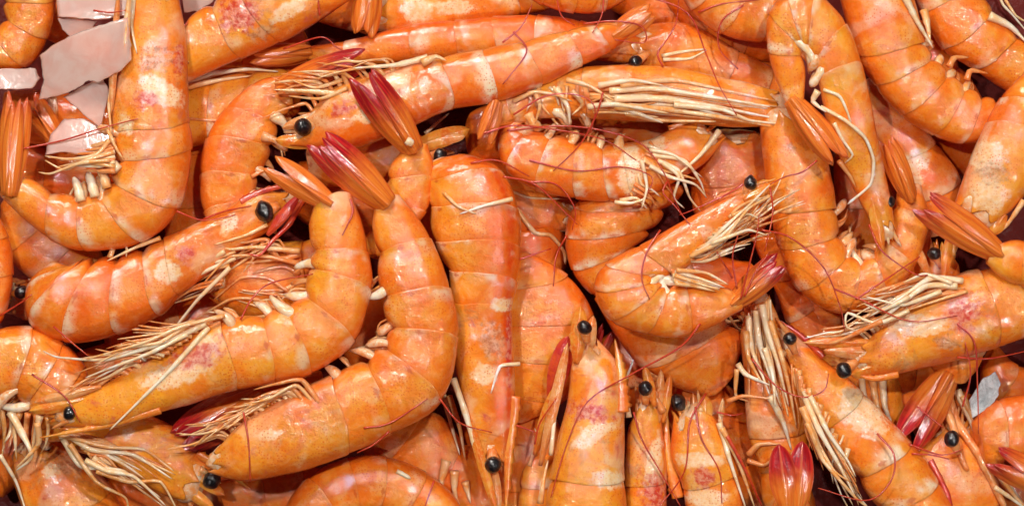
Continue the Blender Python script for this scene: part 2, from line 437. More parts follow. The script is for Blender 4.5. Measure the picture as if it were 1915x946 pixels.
def eyeball(parent, x, y, r=19, z=None, stalk=None):
    z = hget(x, y) + r * 0.35 if z is None else z
    r = r * random.uniform(0.78, 0.94); z -= r * 0.2; c = P(x, y, z); vs = []; fs = []; NU, NV = 20, 12; dent = random.uniform(.05, .2); elong = random.uniform(1.0, 1.14)
    ang = random.uniform(0, 6.28)
    for i in range(NV + 1):
        th = math.pi * i / NV
        for j in range(NU):
            ph = 2 * math.pi * j / NU
            d = Vector((math.sin(th) * math.cos(ph) * elong, math.sin(th) * math.sin(ph) * 0.94, math.cos(th) * 0.95))
            ca, sa = math.cos(ang), math.sin(ang)
            d = Vector((d.x * ca - d.y * sa, d.x * sa + d.y * ca, d.z))
            rr = r * S * (1 + dent * noise.noise(d * 1.6 + c * 90))
            vs.append(c + d * rr)
    for i in range(NV):
        for j in range(NU):
            a, b = i * NU + j, i * NU + (j + 1) % NU
            fs.append((a, a + NU, b + NU, b))
    hsplat(vs)
    e = mesh_obj('eye', vs, fs, 'eye', parent)
    if stalk:
        sx, sy = stalk
        pts = [P(sx + (x - sx) * q, sy + (y - sy) * q, z - 9 + 3 * q) for q in (0, .3, .6, .85, 1.0)]
        tube('eyestalk', pts, [r * k * S for k in (.45, .55, .7, .92, .8)], 'leg_orange', e, n=12)
    return e

def swimmeret(parent, a, b, z, w=9, mat='leg_white'):
    pts = []; N = 8
    for i in range(N + 1):
        q = i / N; px, py = -(b[1] - a[1]), b[0] - a[0]; k = 0.16 * math.sin(q * math.pi) * math.sin(a[0] * 3.7); pts.append(P(a[0] + (b[0] - a[0]) * q + px * k, a[1] + (b[1] - a[1]) * q + py * k, z + 6 * math.sin(q * 2.2) - 16 * q * q))
    rad = [w * S * (1.05 - 0.25 * i / N + 0.18 * math.sin(i / N * 7 + a[0])) for i in range(N + 1)]
    rad[-1] *= 0.45; rad[-2] *= 0.85
    return tube('swimmeret', pts, rad, mat, parent, n=8)

def tailfan(root, a, b, w, z0, z1, red=0.6, spread=0.16, col=None, n=5):
    """telson and two pairs of uropods, folded: a = joint, b = tip, w = overall width"""
    c = list(COLOR); c[0] = red; c = tuple(c); w *= 0.78
    tf = bpy.data.objects.new('tail_fan', None); COL.objects.link(tf); tf.parent = root
    dx, dy = b[0] - a[0], b[1] - a[1]; L = math.hypot(dx, dy); ux, uy = dx / L, dy / L; px, py = -uy, ux
    lay = [(-1.0, 1.0, .62, -2, 0.50, .13, .24), (1.0, .95, .62, 0, -0.45, .13, .24), (-1.0, .90, .50, 8, 0.30, .06, .12), (1.0, .93, .48, 11, -0.25, .06, .13)][: n - 1]
    for k, l, ww, dz, roll, o0, o1 in lay:
        ax, ay = a[0] - ux * 14 + px * k * w * o0, a[1] - uy * 14 + py * k * w * o0
        bx = a[0] + ux * L * l + px * k * (w * o1 + spread * L * 0.35); by = a[1] + uy * L * l + py * k * (w * o1 + spread * L * 0.35)
        blade(tf, (ax, ay), (bx, by), w * ww, z0 + dz, z1 + dz, name='uropod', mat='tail', roll=roll + random.uniform(-.1, .1), col=c, peak=0.45, thick=3, base=0.62, tipw=0.10, bend=random.uniform(-4, 4), ridge=0.09)
    blade(tf, (a[0] - ux * 16, a[1] - uy * 16), (a[0] + ux * L * .70, a[1] + uy * L * .70), w * 0.28, z0 + 12, z1 + 9, name='telson', mat='tail', col=c, peak=0.15, base=0.8, tipw=0.75, thick=6, ridge=0.3)
    # knuckle at the joint
    return tf

NR = 34
ALL = []
def prawn(label, z, nc, st, col=None, thick=0.80, roll=0.0, eye=None, er=19, ros=None, rw=13, rside=1, scales=(), legs=(), fan=None,
          feel=(), pleo=0, pz=0.1, face=True, autolegs=None, seglen=None, legmat='leg', extra=None, rmat='blade', spots=()):
    """st: stations from head to tail, each (dorsal x, dorsal y, ventral x, ventral y[, dz]); first nc intervals are the carapace,
    every further interval is one shell ring of the abdomen"""
    ALL.append(dict(label=label, z=z, nc=nc, st=st, col=col, thick=thick, roll=roll, eye=eye, er=er, ros=ros, rw=rw, rside=rside, scales=scales,
                    legs=legs, fan=fan, feel=feel, pleo=pleo, pz=pz, face=face, autolegs=autolegs, legmat=legmat, extra=extra, rmat=rmat, spots=spots))

def build(d, idx):
    global COLOR
    st = [list(s) + [0] * (5 - len(s)) for s in d['st']]
    z0 = d['z']; n = len(st); nc = d['nc']
    cx = sum(s[0] + s[2] for s in st) / (2 * n); cy = sum(s[1] + s[3] for s in st) / (2 * n)
    root = bpy.data.objects.new('cooked_prawn', None); COL.objects.link(root)
    root.location = P(cx, cy, z0); ORIGIN[0] = P(cx, cy, z0)
    root['label'] = d['label']; root['category'] = 'prawn'; root['group'] = 'cooked prawns heaped together'
    COLOR = list(d['col'] or (0.4, 0.5, 0.2, 0.4))
    th = d['thick']; roll = math.radians(d['roll'])
    def frame(t):
        D0x, D0y, V0x, V0y, dz = cr(st, t)
        zc = z0 + dz
        D, V = P(D0x, D0y, zc), P(V0x, V0y, zc)
        return (D + V) / 2, (D - V) / 2
    def ring(t, sc, u, scal, seed=0.0, kind=0):
        tt = max(-0.35, min(n - 1 + 0.35, t))
        c, A = frame(tt)
        c2, _ = frame(min(n - 1, max(0, tt) + 0.03)); c1, _ = frame(max(0, min(n - 1, tt) - 0.03))
        T = c2 - c1
        up = A.cross(T)
        if up.length < 1e-12: up = Vector((0, 0, 1))
        up.normalize()
        if up.z < 0: up = -up
        h = A.length * th * 0.88; Tn = T.normalized()
        out = []; vv = []
        for j in range(NR):
            ph = 2 * math.pi * j / NR
            ca, sa = math.cos(ph), math.sin(ph)
            v = abs((ph - roll + math.pi) % (2 * math.pi) - math.pi) / math.pi
            r = sc
            if scal: r *= 1 - scal * sstep(0.60, 0.92, v) * abs(2 * u - 1.0) ** 3
            p = c + A * (math.copysign(abs(ca) ** 0.80, ca) * r) + up * (math.copysign(abs(sa) ** 0.84, sa) * h * r)
            if 1 - abs(ca) > 0.001: p = p + Tn * (A.length * (0.10 * sa * sa + 0.13 * sa * sa * ca + 0.03 * noise.noise(Vector((ph * 1.5, t * 2, seed)))))
            q = p / S
            nz = 1.5 * noise.noise(q * 0.022) + 0.7 * noise.noise(q * 0.06 + Vector((seed, 0, 0)))
            p = p + (p - c).normalized() * (nz * S)
            out.append(p); vv.append(v)
        return out, vv
    rnd = random.Random(idx * 17 + 3)
    if d['autolegs']:
        cnt, t0, t1, fx, fy, l0, l1 = d['autolegs']; cnt = int(cnt * 2.6)
        for k in range(cnt):
            t = t0 + (t1 - t0) * (k + 0.5) / cnt
            Dx, Dy, Vx, Vy, dz = cr(st, t); W1 = math.hypot(Dx - Vx, Dy - Vy)
            q = rnd.uniform(0.10, 0.30)
            ax, ay = Vx + (Dx - Vx) * q, Vy + (Dy - Vy) * q
            ang = math.atan2(fy, fx) + rnd.uniform(-.16, .16); ln = rnd.uniform(l0, l1)
            out = math.atan2(Vy - Dy, Vx - Dx); o1 = q * W1 + rnd.uniform(3, 16)
            kx, ky = ax + math.cos(out) * o1 + math.cos(ang) * ln * .22, ay + math.sin(out) * o1 + math.sin(ang) * ln * .22
            ang2 = ang + rnd.uniform(-.2, .2)
            mx, my = kx + math.cos(ang2) * ln * .42, ky + math.sin(ang2) * ln * .42
            a3 = ang2 + rnd.uniform(-.35, .35); r_ = rnd.choice([2.4, 3.2, 4.2, 5.4, 6.2])
            poly = [(ax, ay), (kx, ky), (mx, my), (mx + math.cos(a3) * ln * .36, my + math.sin(a3) * ln * .36)]
            leg(root, poly, r=r_, r1=1.0, mat=rnd.choice([d['legmat'], 'leg', 'leg', 'leg_orange', 'leg_orange']), floor=z0 + dz - 14 + 20 * rnd.random())
    shells = []
    def piece(name, a, b, mat, head=False, last=False):
        L = b - a; rs = []; uu = []; vv = []
        kf = min(1.2, 38.0 / max(10.0, math.dist(st[a][:2], st[a][2:4]) / 2))
        m = 10 if not head else max(12, int(9 * L))
        prof = []
        if head:
            # closed, rounded front
            for q, s in ((0.16, 0.80), (0.06, 0.84), (0.035, 0.88)): prof.append((a + q * L, s, 0.0))
            for i in range(m + 1):
                q = 0.05 + 0.95 * i / m
                s = 0.90 + 0.085 * sstep(0.03, 0.22, q) + 0.03 * sstep(0.1, 0.4, q) + 0.012 * math.sin(q * 9) + 0.008 * sstep(0.9, 1, q)
                prof.append((a + q * L, s, q))
        else:
            if a == 0: prof += [(a - 0.10, 0.05, 0.0), (a - 0.09, 0.40, 0.0), (a - 0.065, 0.68, 0.0), (a - 0.035, 0.86, 0.0)]
            else: prof.append((a - 0.03 * L, 0.95, 0.0))
            for i in range(m + 1):
                q = i / m
                s = 1.004 + kf * (-0.050 + 0.050 * sstep(0.0, 0.24, q) + 0.010 * math.sin(math.pi * q) + 0.024 * sstep(0.72, 1, q))
                if last: s *= 1 - 0.15 * sstep(0.55, 1.0, q)
                prof.append((a + q * L, s, q))
        if not last:
            e = prof[-1][1]
            lp = min(0.045, 3.0 / (abs(L) * 60)) ; prof += [(b + 0.03 * L, e + 0.001, 1.0), (b + 0.045 * L, e - 0.008, 1.0), (b + 0.05 * L, e - 0.022, 1.0), (b - 0.1 * L, e - 0.06, 1.0)]
        else:
            e = prof[-1][1]
            prof += [(b + 0.015 * L, e * 0.97, 1.0), (b + 0.035 * L, e * 0.86, 1.0), (b + 0.03 * L, e * 0.55, 1.0), (b + 0.0 * L, e * 0.1, 1.0)]
        c0_, _ = frame(a); c1_, _ = frame(a + 0.1 * L); Tf = (c0_ - c1_).normalized(); _, A0 = frame(a)
        for t, s, u in prof:
            r, v = ring(t, s, u, 0.0 if head else 0.16, idx * 3.1, head)
            if head and u > 0:
                cC, _ = frame(max(0, min(n - 1, t)))
                for i_, vv_ in enumerate(v):
                    dent = 0.035 * math.exp(-((u - (0.28 + 0.30 * vv_)) / 0.035) ** 2) * sstep(0.12, 0.25, vv_) * (1 - sstep(0.6, 0.75, vv_)) + 0.03 * math.exp(-((vv_ - 0.15) / 0.03) ** 2) * (1 - sstep(0.3, 0.8, u)) + 0.02 * math.exp(-((vv_ - 0.62) / 0.03) ** 2)
                    r[i_] = r[i_] + (cC - r[i_]) * dent
            if head and u < 0.3:
                k = 1 - sstep(0.0, 0.30, u); W0 = A0.length * 2
                for i_, vv_ in enumerate(v):
                    off = 0.30 * math.exp(-(vv_ / 0.10) ** 2) - 0.20 * math.exp(-((vv_ - 0.27) / 0.09) ** 2) + 0.16 * math.exp(-((vv_ - 0.42) / 0.05) ** 2) - 0.10 * math.exp(-((vv_ - 0.56) / 0.08) ** 2) + 0.07 * math.exp(-((vv_ - 0.68) / 0.06) ** 2) - 0.2 * sstep(0.72, 1.0, vv_)
                    r[i_] = r[i_] + Tf * (off * k * W0)
            rs.append(r); uu += [u] * NR; vv += v
        vs, fs = rings_mesh(rs)
        hsplat(vs)
        ex = {}
        for sx, sy, rx, ry, kd, an in d['spots']:
            ca_, sa_ = math.cos(math.radians(an)), math.sin(math.radians(an)); arr = ex.setdefault(kd, [0.0] * len(vs))
            for i_, p_ in enumerate(vs):
                k_ = (HC - p_.z / S) / HC; X = p_.x / S / k_ + CX - sx; Y = -p_.y / S / k_ + CY - sy
                if p_.z / S < z0 - 15: continue
                rr = math.hypot((X * ca_ + Y * sa_) / rx, (-X * sa_ + Y * ca_) / ry)
                arr[i_] = max(arr[i_], 1 - 0.5 * rr if rr < 2 else 0)
        o = mesh_obj(name, vs, fs, mat, root, u=uu, v=vv, extra=ex)
        return o
    car = None
    if nc > 0:
        car = piece('carapace', 0, nc, 'head', head=True)
        rs = []; uu = []
        for q, sc_ in ((-0.16, .10), (-0.15, .30), (-0.11, .52), (-0.05, .68), (0.02, .78), (0.10, .84), (0.2, .86), (0.3, .84)):
            r, v = ring(q * min(1.0, nc * 0.5) , sc_, 0.5, 0, idx * 1.7); rs.append([p + Vector((noise.noise(p * 900), noise.noise(p * 900 + Vector((9, 0, 0))), noise.noise(p * 900 + Vector((0, 9, 0))))) * (2.5 * S) for p in r]); uu += [0.4 + q] * NR
        vs, fs = rings_mesh(rs); hsplat(vs)
        mesh_obj('face', vs, fs, 'flesh', root, u=uu, v=[0.5] * len(vs))
    for k in range(nc, n - 1):
        piece('abdomen_segment', k, k + 1, 'shell', last=(k == n - 2))
    rnd = random.Random(idx * 17 + 3)
    # swimmerets along the belly edge
    if d['pleo']:
        for k in range(nc, min(n - 2, nc + 5)):
            for rep in range(2):
                t = k + 0.35 + 0.25 * rep + rnd.uniform(-.08, .08)
                Dx, Dy, Vx, Vy, dz = cr(st, t); D2 = cr(st, t - 0.5)
                ax, ay = Vx + (Dx - Vx) * 0.20, Vy + (Dy - Vy) * 0.20
                nx, ny = Vx - Dx, Vy - Dy; l = math.hypot(nx, ny); nx /= l; ny /= l
                fx, fy = D2[2] - Vx, D2[3] - Vy; fl = math.hypot(fx, fy) + 1e-6; fx /= fl; fy /= fl
                ln = d['pleo'] * rnd.uniform(0.8, 1.2)
                ff = rnd.uniform(.5, 1.1); swimmeret(root, (ax, ay), (Vx + nx * ln * .7 + fx * ln * ff, Vy + ny * ln * .7 + fy * ln * ff), z0 + dz + l * (0.02 + 0.18 * rnd.random() - 0.16 * rep), w=rnd.uniform(7.5, 10) if rep == 0 else rnd.uniform(4, 7), mat=rnd.choice(['leg_white', 'leg', 'flesh']) if rep == 0 else 'leg_orange')
                fa = rnd.uniform(.6, 1.3); leg(root, [(ax, ay), (Vx + nx * ln * .4 + fx * ln * fa * .4, Vy + ny * ln * .4 + fy * ln * fa * .4), (Vx + nx * ln * .75 + fx * ln * fa, Vy + ny * ln * .75 + fy * ln * fa)], r=rnd.uniform(2.5, 4), r1=1.2, mat=rnd.choice(['leg_orange', 'leg']), name='swimmeret', z=(z0 + dz, z0 + dz - 12))
    # head furniture
    if nc > 0 and d['face']:
        Dx, Dy, Vx, Vy, dz = st[0]; D1 = cr(st, 0.5)
        mx, my = (Dx + Vx) / 2, (Dy + Vy) / 2; m1x, m1y = (D1[0] + D1[2]) / 2, (D1[1] + D1[3]) / 2
        fx, fy = mx - m1x, my - m1y; l = math.hypot(fx, fy) + 1e-6; fx /= l; fy /= l
        hw = math.hypot(Dx - Vx, Dy - Vy) / 2; zc = z0 + dz
        for k in range(7):
            q = -0.75 + 1.5 * k / 6
            sx, sy = mx + (Dx - mx) * q * 0.85 - fx * 14, my + (Dy - my) * q * 0.85 - fy * 14
            an = rnd.uniform(-0.35, 0.35) + q * 0.25 * (1 if (Dx - mx) * fy - (Dy - my) * fx < 0 else -1)
            gx, gy = fx * math.cos(an) - fy * math.sin(an), fx * math.sin(an) + fy * math.cos(an)
            ln = rnd.uniform(26, 52)
            leg(root, [(sx, sy), (sx + gx * ln * .5, sy + gy * ln * .5), (sx + gx * ln, sy + gy * ln)], r=rnd.uniform(4.5, 7.5), r1=2.0,
                mat=rnd.choice(['leg_orange', 'leg', 'blade']), name='mouthpart', z=(zc + rnd.uniform(0, hw * .5), zc - rnd.uniform(0, 20)))
    late = [q for q in d['legs'] if isinstance(q, dict) and q.get('after')]
    for L in [q for q in d['legs'] if q not in late]:
        kw = dict(mat=d['legmat'])
        if isinstance(L, dict): kw.update(L); poly = kw.pop('p')
        else: poly = L
        leg(root, poly, **kw)
    for sc in d['scales']:
        a, b, w = sc[0], sc[1], sc[2]; kw = sc[3] if len(sc) > 3 else {}
        za = kw.pop('za', z0 + 12); zb = kw.pop('zb', z0 + 5)
        blade(root, a, b, w, za, zb, **kw)
    if d['ros']:
        zr = hget(*d['ros'][0]); zr = max(z0, min(zr, z0 + 60))
        rostrum(car or root, d['ros'], d['rw'], zr - 3, zr - 12, side=d['rside'], mat=d['rmat'])
    if d['eye']:
        for e in (d['eye'] if isinstance(d['eye'], list) else [d['eye']]):
            ds = cr(st, 0.45 if nc else 0); bx_, by_ = (ds[0] + ds[2]) / 2, (ds[1] + ds[3]) / 2; bl = math.hypot(bx_ - e[0], by_ - e[1]) + 1e-6
            eyeball(root, e[0], e[1], stalk=(e[0] + (bx_ - e[0]) / bl * 30, e[1] + (by_ - e[1]) / bl * 30), r=d['er'] if len(e) < 3 else e[2], z=None if len(e) < 4 else e[3])
    if d['fan']:
        f = d['fan']
        a, b, w = f[0], f[1], f[2]; kw = f[3] if len(f) > 3 else {}
        za = kw.pop('za', z0 + st[-1][4] + 0.42 * math.dist(st[-1][:2], st[-1][2:4]) / 2); zb = kw.pop('zb', za)
        tailfan(root, a, b, w, za, zb, **kw)
    for L in late:
        kw = {k: v for k, v in L.items() if k not in ('p', 'after')}; leg(root, L['p'], **kw)
    d['root'] = root; d['color'] = list(COLOR)

_sr = random.Random(99)
def sheaf(a0, a1, b0, b1, n, r=(1.6, 4.8), bow=19, mats=('leg_white', 'leg', 'leg', 'leg_orange', 'leg_orange'), short=0.48, lift=0.0):
    """n leg-like strands from the line a0-a1 to the line b0-b1, each with its own bend and length"""
    out = []
    for k in range(n):
        f = (k + _sr.uniform(-.4, .4)) / max(1, n - 1); f = min(1, max(0, f)); g_ = min(1, max(0, f + _sr.uniform(-.22, .22)))
        a = (a0[0] + (a1[0] - a0[0]) * f, a0[1] + (a1[1] - a0[1]) * f); b = (b0[0] + (b1[0] - b0[0]) * g_, b0[1] + (b1[1] - b0[1]) * g_)
        e = 1 - _sr.random() * short; b = (a[0] + (b[0] - a[0]) * e, a[1] + (b[1] - a[1]) * e)
        L = math.dist(a, b) + 1e-6; nx, ny = -(b[1] - a[1]) / L, (b[0] - a[0]) / L; q = _sr.uniform(-bow, bow); q2 = q * _sr.uniform(.2, 1.1)
        out.append(dict(p=[a, (a[0] + (b[0] - a[0]) * .33 + nx * q, a[1] + (b[1] - a[1]) * .33 + ny * q), (a[0] + (b[0] - a[0]) * .68 + nx * q2, a[1] + (b[1] - a[1]) * .68 + ny * q2), b],
                        mat=_sr.choice(mats), r=_sr.uniform(*r), r1=_sr.uniform(.8, 2.0), slope=.5, lift=lift))
    return out
# ------------------------------------------------------------------ the heap, prawn by prawn
# colour: (redness, whiteness of hoops/patches, yellowness, pink mottling); high redness on buried prawns paints in gap shade
prawn('big curled prawn under the ice flakes, its belly legs bunched inside the curl', 215, 3,
      [(330,-30,240,-30),(349,80,228,95),(352,165,212,180),(352,222,210,240),(358,275,215,305),(338,385,205,338),(270,452,184,362),(165,469,148,366),(97,449,98,356),(0,372,40,322)],
      spots=[(300,170,45,22,'cream',35),(275,185,22,18,'crimson',0),(335,110,12,30,'crimson',0),(290,110,30,30,'brown',0),(235,235,14,20,'cream',0)], col=(.25,.75,.35,.75), pleo=46, pz=.5, face=False,
      scales=[((222,-20),(208,215),15,dict(za=240,zb=245,mat='leg_orange',thick=6)), ((243,-20),(232,110),12,dict(za=262,zb=262,mat='leg',thick=6))],
      legs=[dict(p=[(152,376),(146,352),(138,332)],r=9,r1=6.5,mat='leg_white',name='swimmeret'),dict(p=[(178,368),(172,345),(164,322)],r=9.5,r1=6.5,mat='leg_white',name='swimmeret'),dict(p=[(200,352),(194,330),(182,312)],r=9,r1=6,mat='leg',name='swimmeret'),dict(p=[(222,318),(205,302),(188,292)],r=9,r1=6,mat='leg_white',name='swimmeret')]+sheaf((215,262),(215,320),(84,285),(78,325),9,r=(3,6),bow=8)+[[(205,262),(180,290),(130,298),(84,292)],[(212,285),(160,300),(120,318),(84,300)],[(205,300),(150,305),(95,325),(72,322)],[(200,240),(216,275),(230,298)],
            dict(p=[(250,-10),(246,50),(256,100)],mat='leg_white',r=6),dict(p=[(222,110),(204,190),(208,250)],r=6)],
      fan=((18,352),(34,172),64,dict(za=240,zb=215,red=.45,spread=.03)),
      feel=[[(45,278),(120,262),(190,240),(258,222)],[(175,20),(205,24),(235,20)]])
prawn('prawn in the upper corner with only its smooth rounded back showing', 170, 0,
      [(110,-70,0,-50),(105,0,5,5),(90,72,8,35),(48,125,-12,60),(-20,130,-45,60)], col=(.5,.15,.5,.1))
prawn('prawn lying slantwise by the top edge with a pink blotched head', 165, 2,
      [(655,-5,570,-60),(600,38,500,-60),(530,75,440,-30),(455,108,395,5),(352,152,345,40),(290,180,290,90)], spots=[(450,25,45,35,'crimson',-20),(540,20,40,14,'cream',-35),(490,60,30,14,'brown',-30)], col=(.3,.5,.55,1.0), face=False,
      legs=[dict(p=[(352,120),(330,70),(352,40)],mat='feeler',r=2)])
prawn('yellowish prawn tucked under the pink blotched one, pale legs along its top', 95, 0,
      [(560,215,545,128),(480,250,470,134),(400,268,400,146),(345,278,345,168),(290,290,300,200)], col=(.1,.9,.8,.1), legs=[dict(p=[(350,160),(400,138),(460,130),(520,134)],r=7,mat='leg_white'),dict(p=[(352,163),(410,150),(470,142)],r=6),dict(p=[(352,222),(400,226),(432,222)],r=3,mat='leg_orange')])
prawn('flat smooth orange prawn, its tail folded to a crimson tip behind the black eye', 140, 0,
      [(420,470,490,430),(383,400,474,375),(373,330,486,330),(385,262,512,275),(420,205,522,232),(468,160,545,205),(525,138,552,188)], col=(.45,.15,.25,.1), thick=.5,
      fan=((532,162),(688,106),72,dict(za=158,zb=205,red=.85,spread=.02)), pleo=34, pz=.1,
      legs=[dict(p=[(470,330),(500,318),(520,345)],mat='leg_orange')])
prawn('straight prawn lying along the top under the longest one, tail pointing to the ice', 120, 1,
      [(1200,70,1190,120),(1090,40,1090,112),(1010,29,1002,108),(925,31,935,105),(855,38,862,110),(775,46,775,117),(650,76,652,124),(560,90,563,112)], col=(.45,.75,.2,.2), face=False, thick=.95, roll=30,
      fan=((568,100),(466,108),58,dict(za=120,zb=120,red=.2,spread=.02)), feel=[[(598,30),(594,-10)],[(530,92),(600,70),(628,88),(640,95)]])
prawn('longest straight prawn, white hooped, pointing its head to the crossed crimson tails', 185, 3,
      [(548,275,582,208),(640,284,632,160),(735,252,724,130),(834,208,812,112),(925,192,898,92),(1010,163,975,79),(1086,124,1056,58),(1140,98,1108,47),(1180,72,1150,40)],
      spots=[(795,160,12,16,'cream',0),(745,150,22,14,'cream',0),(640,205,28,14,'crimson',-20),(690,215,30,14,'cream',-10)], col=(.45,1.0,.15,.7), thick=.9, roll=35, eye=(567,238,19), ros=[(640,176),(575,170),(512,168)], rw=9, rside=-1, rmat='leg',
      scales=[((600,270),(515,262),26,{}),((600,215),(528,240),20,dict(mat='leg_orange'))],
      autolegs=(6,.2,2.4,-1,.05,70,130), legs=[dict(p=[(800,108),(740,122),(660,128)],r=7,mat='leg_white'),dict(p=[(790,118),(815,106),(835,114)],r=9),[(640,150),(590,165),(545,150)],[(650,165),(600,185),(540,180)]],
      fan=((1158,60),(1222,18),58,dict(za=190,zb=190,red=.2,spread=.02)))
prawn('upright prawn with a white joint spot, crimson split tail crossing the longest prawn', 205, 0,
      [(742,490,668,470),(762,440,690,430),(797,398,722,392),(812,335,722,338),(806,270,742,284)], col=(.35,.2,.3,.1),
      fan=((768,272),(674,132),80,dict(za=225,zb=262,red=.95,spread=.10)), thick=.7, legs=[dict(p=[(760,262),(766,266),(773,270)],r=8,r1=6,mat='leg_white',lift=4,after=1,name='joint_membrane')])
prawn('large foreground prawn curving in a long arc, crimson tail raised above the pointed telson', 262, 3,
      [(392,880,398,840),(455,898,452,790),(545,884,530,742),(640,852,610,706),(728,813,683,668),(824,752,715,643),(857,635,726,612),(843,543,712,558),(808,450,704,478),(752,364,690,388)],
      spots=[(505,812,26,10,'cream',-5)], col=(.35,.55,.35,.45), pleo=36, pz=.35, face=False,
      fan=((716,374),(588,256),86,dict(za=282,zb=292,red=.9,spread=.01)),
      autolegs=(10,.5,2.8,-1,.42,80,140), feel=[[(380,410),(420,395),(470,385)],[(330,395),(380,412),(440,402)],[(455,770),(465,830),(468,900)],[(728,806),(700,830),(668,846)]])
prawn('foreground U shaped prawn with long white legs, its black eye low by the frame edge', 272, 3,
      [(112,796,122,748),(205,800,200,716),(305,770,278,668),(430,731,398,604),(510,717,490,585),(580,700,535,572),(662,640,566,548),(695,545,578,498),(690,475,580,470),(664,362,576,382)],
      spots=[(370,665,48,22,'crimson',-10),(385,650,20,26,'cream',0),(330,700,70,20,'cream',-18),(300,690,20,10,'brown',0)], col=(.15,.55,.75,.8), eye=(130,772,13), ros=[(300,765),(200,795),(74,818)], rw=15, rside=1,
      pleo=38, pz=.3, autolegs=(8,1.2,2.9,-1,.35,110,190), legmat='leg_white',
      scales=[((180,742),(54,768),26,dict(za=282,zb=276)),((190,722),(64,752),18,dict(za=290,zb=280,mat='leg_orange'))],
      legs=sheaf((400,600),(300,670),(270,600),(120,690),14,bow=12)+[dict(p=[(390,612),(320,690),(260,750),(205,804)],mat='leg_white',r=5.5),dict(p=[(385,605),(320,635),(200,672),(110,668),(80,656)],mat='leg_white',r=5.5),
            dict(p=[(350,625),(280,660),(200,690),(160,706)],mat='leg_white'),dict(p=[(360,600),(300,640),(240,650),(180,680)],mat='leg'),dict(p=[(420,590),(340,610),(270,640),(160,672)],mat='leg')],
      fan=((608,374),(500,302),62,dict(za=290,zb=298,red=.12,spread=.02,n=3)),
      feel=[[(60,700),(120,740),(150,790)],[(450,598),(470,560),(505,530),(585,512)],[(655,372),(660,395),(650,420),(640,440)],[(100,610),(140,645),(165,665)]])
prawn('speckled fat prawn whose black eye faces the crimson tail, rounded body at the left', 185, 3,
      [(548,396,548,352),(490,442,470,362),(425,486,405,402),(345,546,316,440),(302,588,268,462),(225,624,222,475),(128,640,180,482),(58,605,160,482),(52,535,150,490),(88,492,145,500)],
      spots=[(312,508,24,22,'cream',0),(345,475,20,20,'crimson',0),(428,420,12,24,'cream',40)], col=(.65,.75,.25,.35), thick=.9, eye=(495,396,19), ros=[(450,378),(500,356),(562,344)], rw=12, rside=-1, rmat='blade_red', 
      scales=[((500,440),(560,365),20,dict(za=215,zb=215,mat='blade_red')),((520,400),(570,372),16,dict(mat='blade'))],
      legs=[dict(p=[(568,372),(540,420),(510,450),(485,478),(462,474)],mat='blade_red',r=7),dict(p=[(205,482),(215,458),(236,458),(236,480)],r=6),[(300,445),(255,462),(200,488)],
            [(500,420),(460,440),(400,458)]])
prawn('prawn belly side up inside the curl of the U shaped one', 150, 2,
      [(395,560,398,470),(470,600,470,455),(560,590,560,452),(620,560,610,440)], col=(.3,.8,.7,.3), roll=-80, face=False, legmat='leg',
      autolegs=(9,.1,1.8,-1,.45,90,150), 
      legs=sheaf((560,470),(560,600),(420,480),(400,590),8,mats=('leg','leg_orange','leg_white','leg_orange'),r=(3,7),bow=16)+sheaf((440,470),(415,530),(300,560),(250,610),8)+[dict(p=[(560,470),(480,462),(430,466),(395,458)],r=6),dict(p=[(440,482),(360,520),(290,590),(250,612)],mat='leg_white'),dict(p=[(430,500),(370,560),(320,620),(280,640)],mat='leg_white'),dict(p=[(560,560),(500,520),(450,520),(400,560)],mat='leg_orange'),
            dict(p=[(420,470),(360,505),(310,560),(244,602)],mat='leg_white'),dict(p=[(580,500),(500,480),(430,480),(380,530)],mat='leg_orange'),dict(p=[(540,590),(480,560),(430,560),(360,600)],mat='leg_orange')])
prawn('yellow bellied prawn cut by the frame edge, pale swimmerets hanging from its curl', 190, 0,
      [(-90,660,-70,770),(-20,620,-15,750),(60,610,30,745),(118,640,52,762),(158,684,70,790),(170,740,90,810)], col=(.1,.8,.7,.2), pleo=78, pz=.2,
      legs=sheaf((-10,760),(90,780),(-10,860),(70,880),9,r=(4,8),bow=10)+[dict(p=[(20,770),(60,850),(30,880)],mat='leg_white',r=9),dict(p=[(70,790),(72,830),(30,875)],mat='leg',r=7),dict(p=[(0,850),(30,900),(50,960)],mat='leg_white')])
prawn('yellow headed prawn peering with a black eye over an orange beak at the bottom left', 175, 2,
      [(395,872,340,948),(345,808,262,900),(255,772,180,858),(180,765,110,830),(120,770,60,820)], spots=[(240,810,12,10,'cream',0)], col=(.25,.7,.9,.5), eye=(396,896,19), ros=[(368,848),(420,880),(468,914)], rw=14, rside=-1, legmat='leg_white',
      scales=[((350,880),(420,925),22,{}),((330,900),(400,950),22,{})],
      legs=sheaf((118,800),(180,860),(330,880),(310,950),12,bow=14,r=(3,6.5))+[dict(p=[(120,808),(170,840),(250,850),(322,895)],mat='leg_white',r=6),dict(p=[(115,815),(150,870),(230,880),(300,930)],mat='leg_white',r=6),dict(p=[(130,830),(180,900),(235,930),(240,960)],mat='leg',r=6),dict(p=[(110,812),(200,835),(270,840),(325,880)],mat='leg',r=5),dict(p=[(180,880),(240,900),(300,900),(330,950)],mat='leg',r=5),dict(p=[(160,860),(200,880),(250,890),(310,945)],mat='leg_white',r=6)])
prawn('brownish prawn head rising from the bottom left corner', 95, 2,
      [(95,815,15,850),(150,850,30,910),(205,910,60,980),(250,990,110,1040)], spots=[(120,868,38,28,'brown',0),(95,880,18,14,'cream',0)], col=(.3,.6,.5,.9), face=False)
prawn('dull orange prawn hidden under the big curled one, at its lower left', 100, 0,
      [(0,385,60,330),(10,470,110,400),(60,520,160,440),(150,560,200,470)], col=(.5,.3,.3,.1))
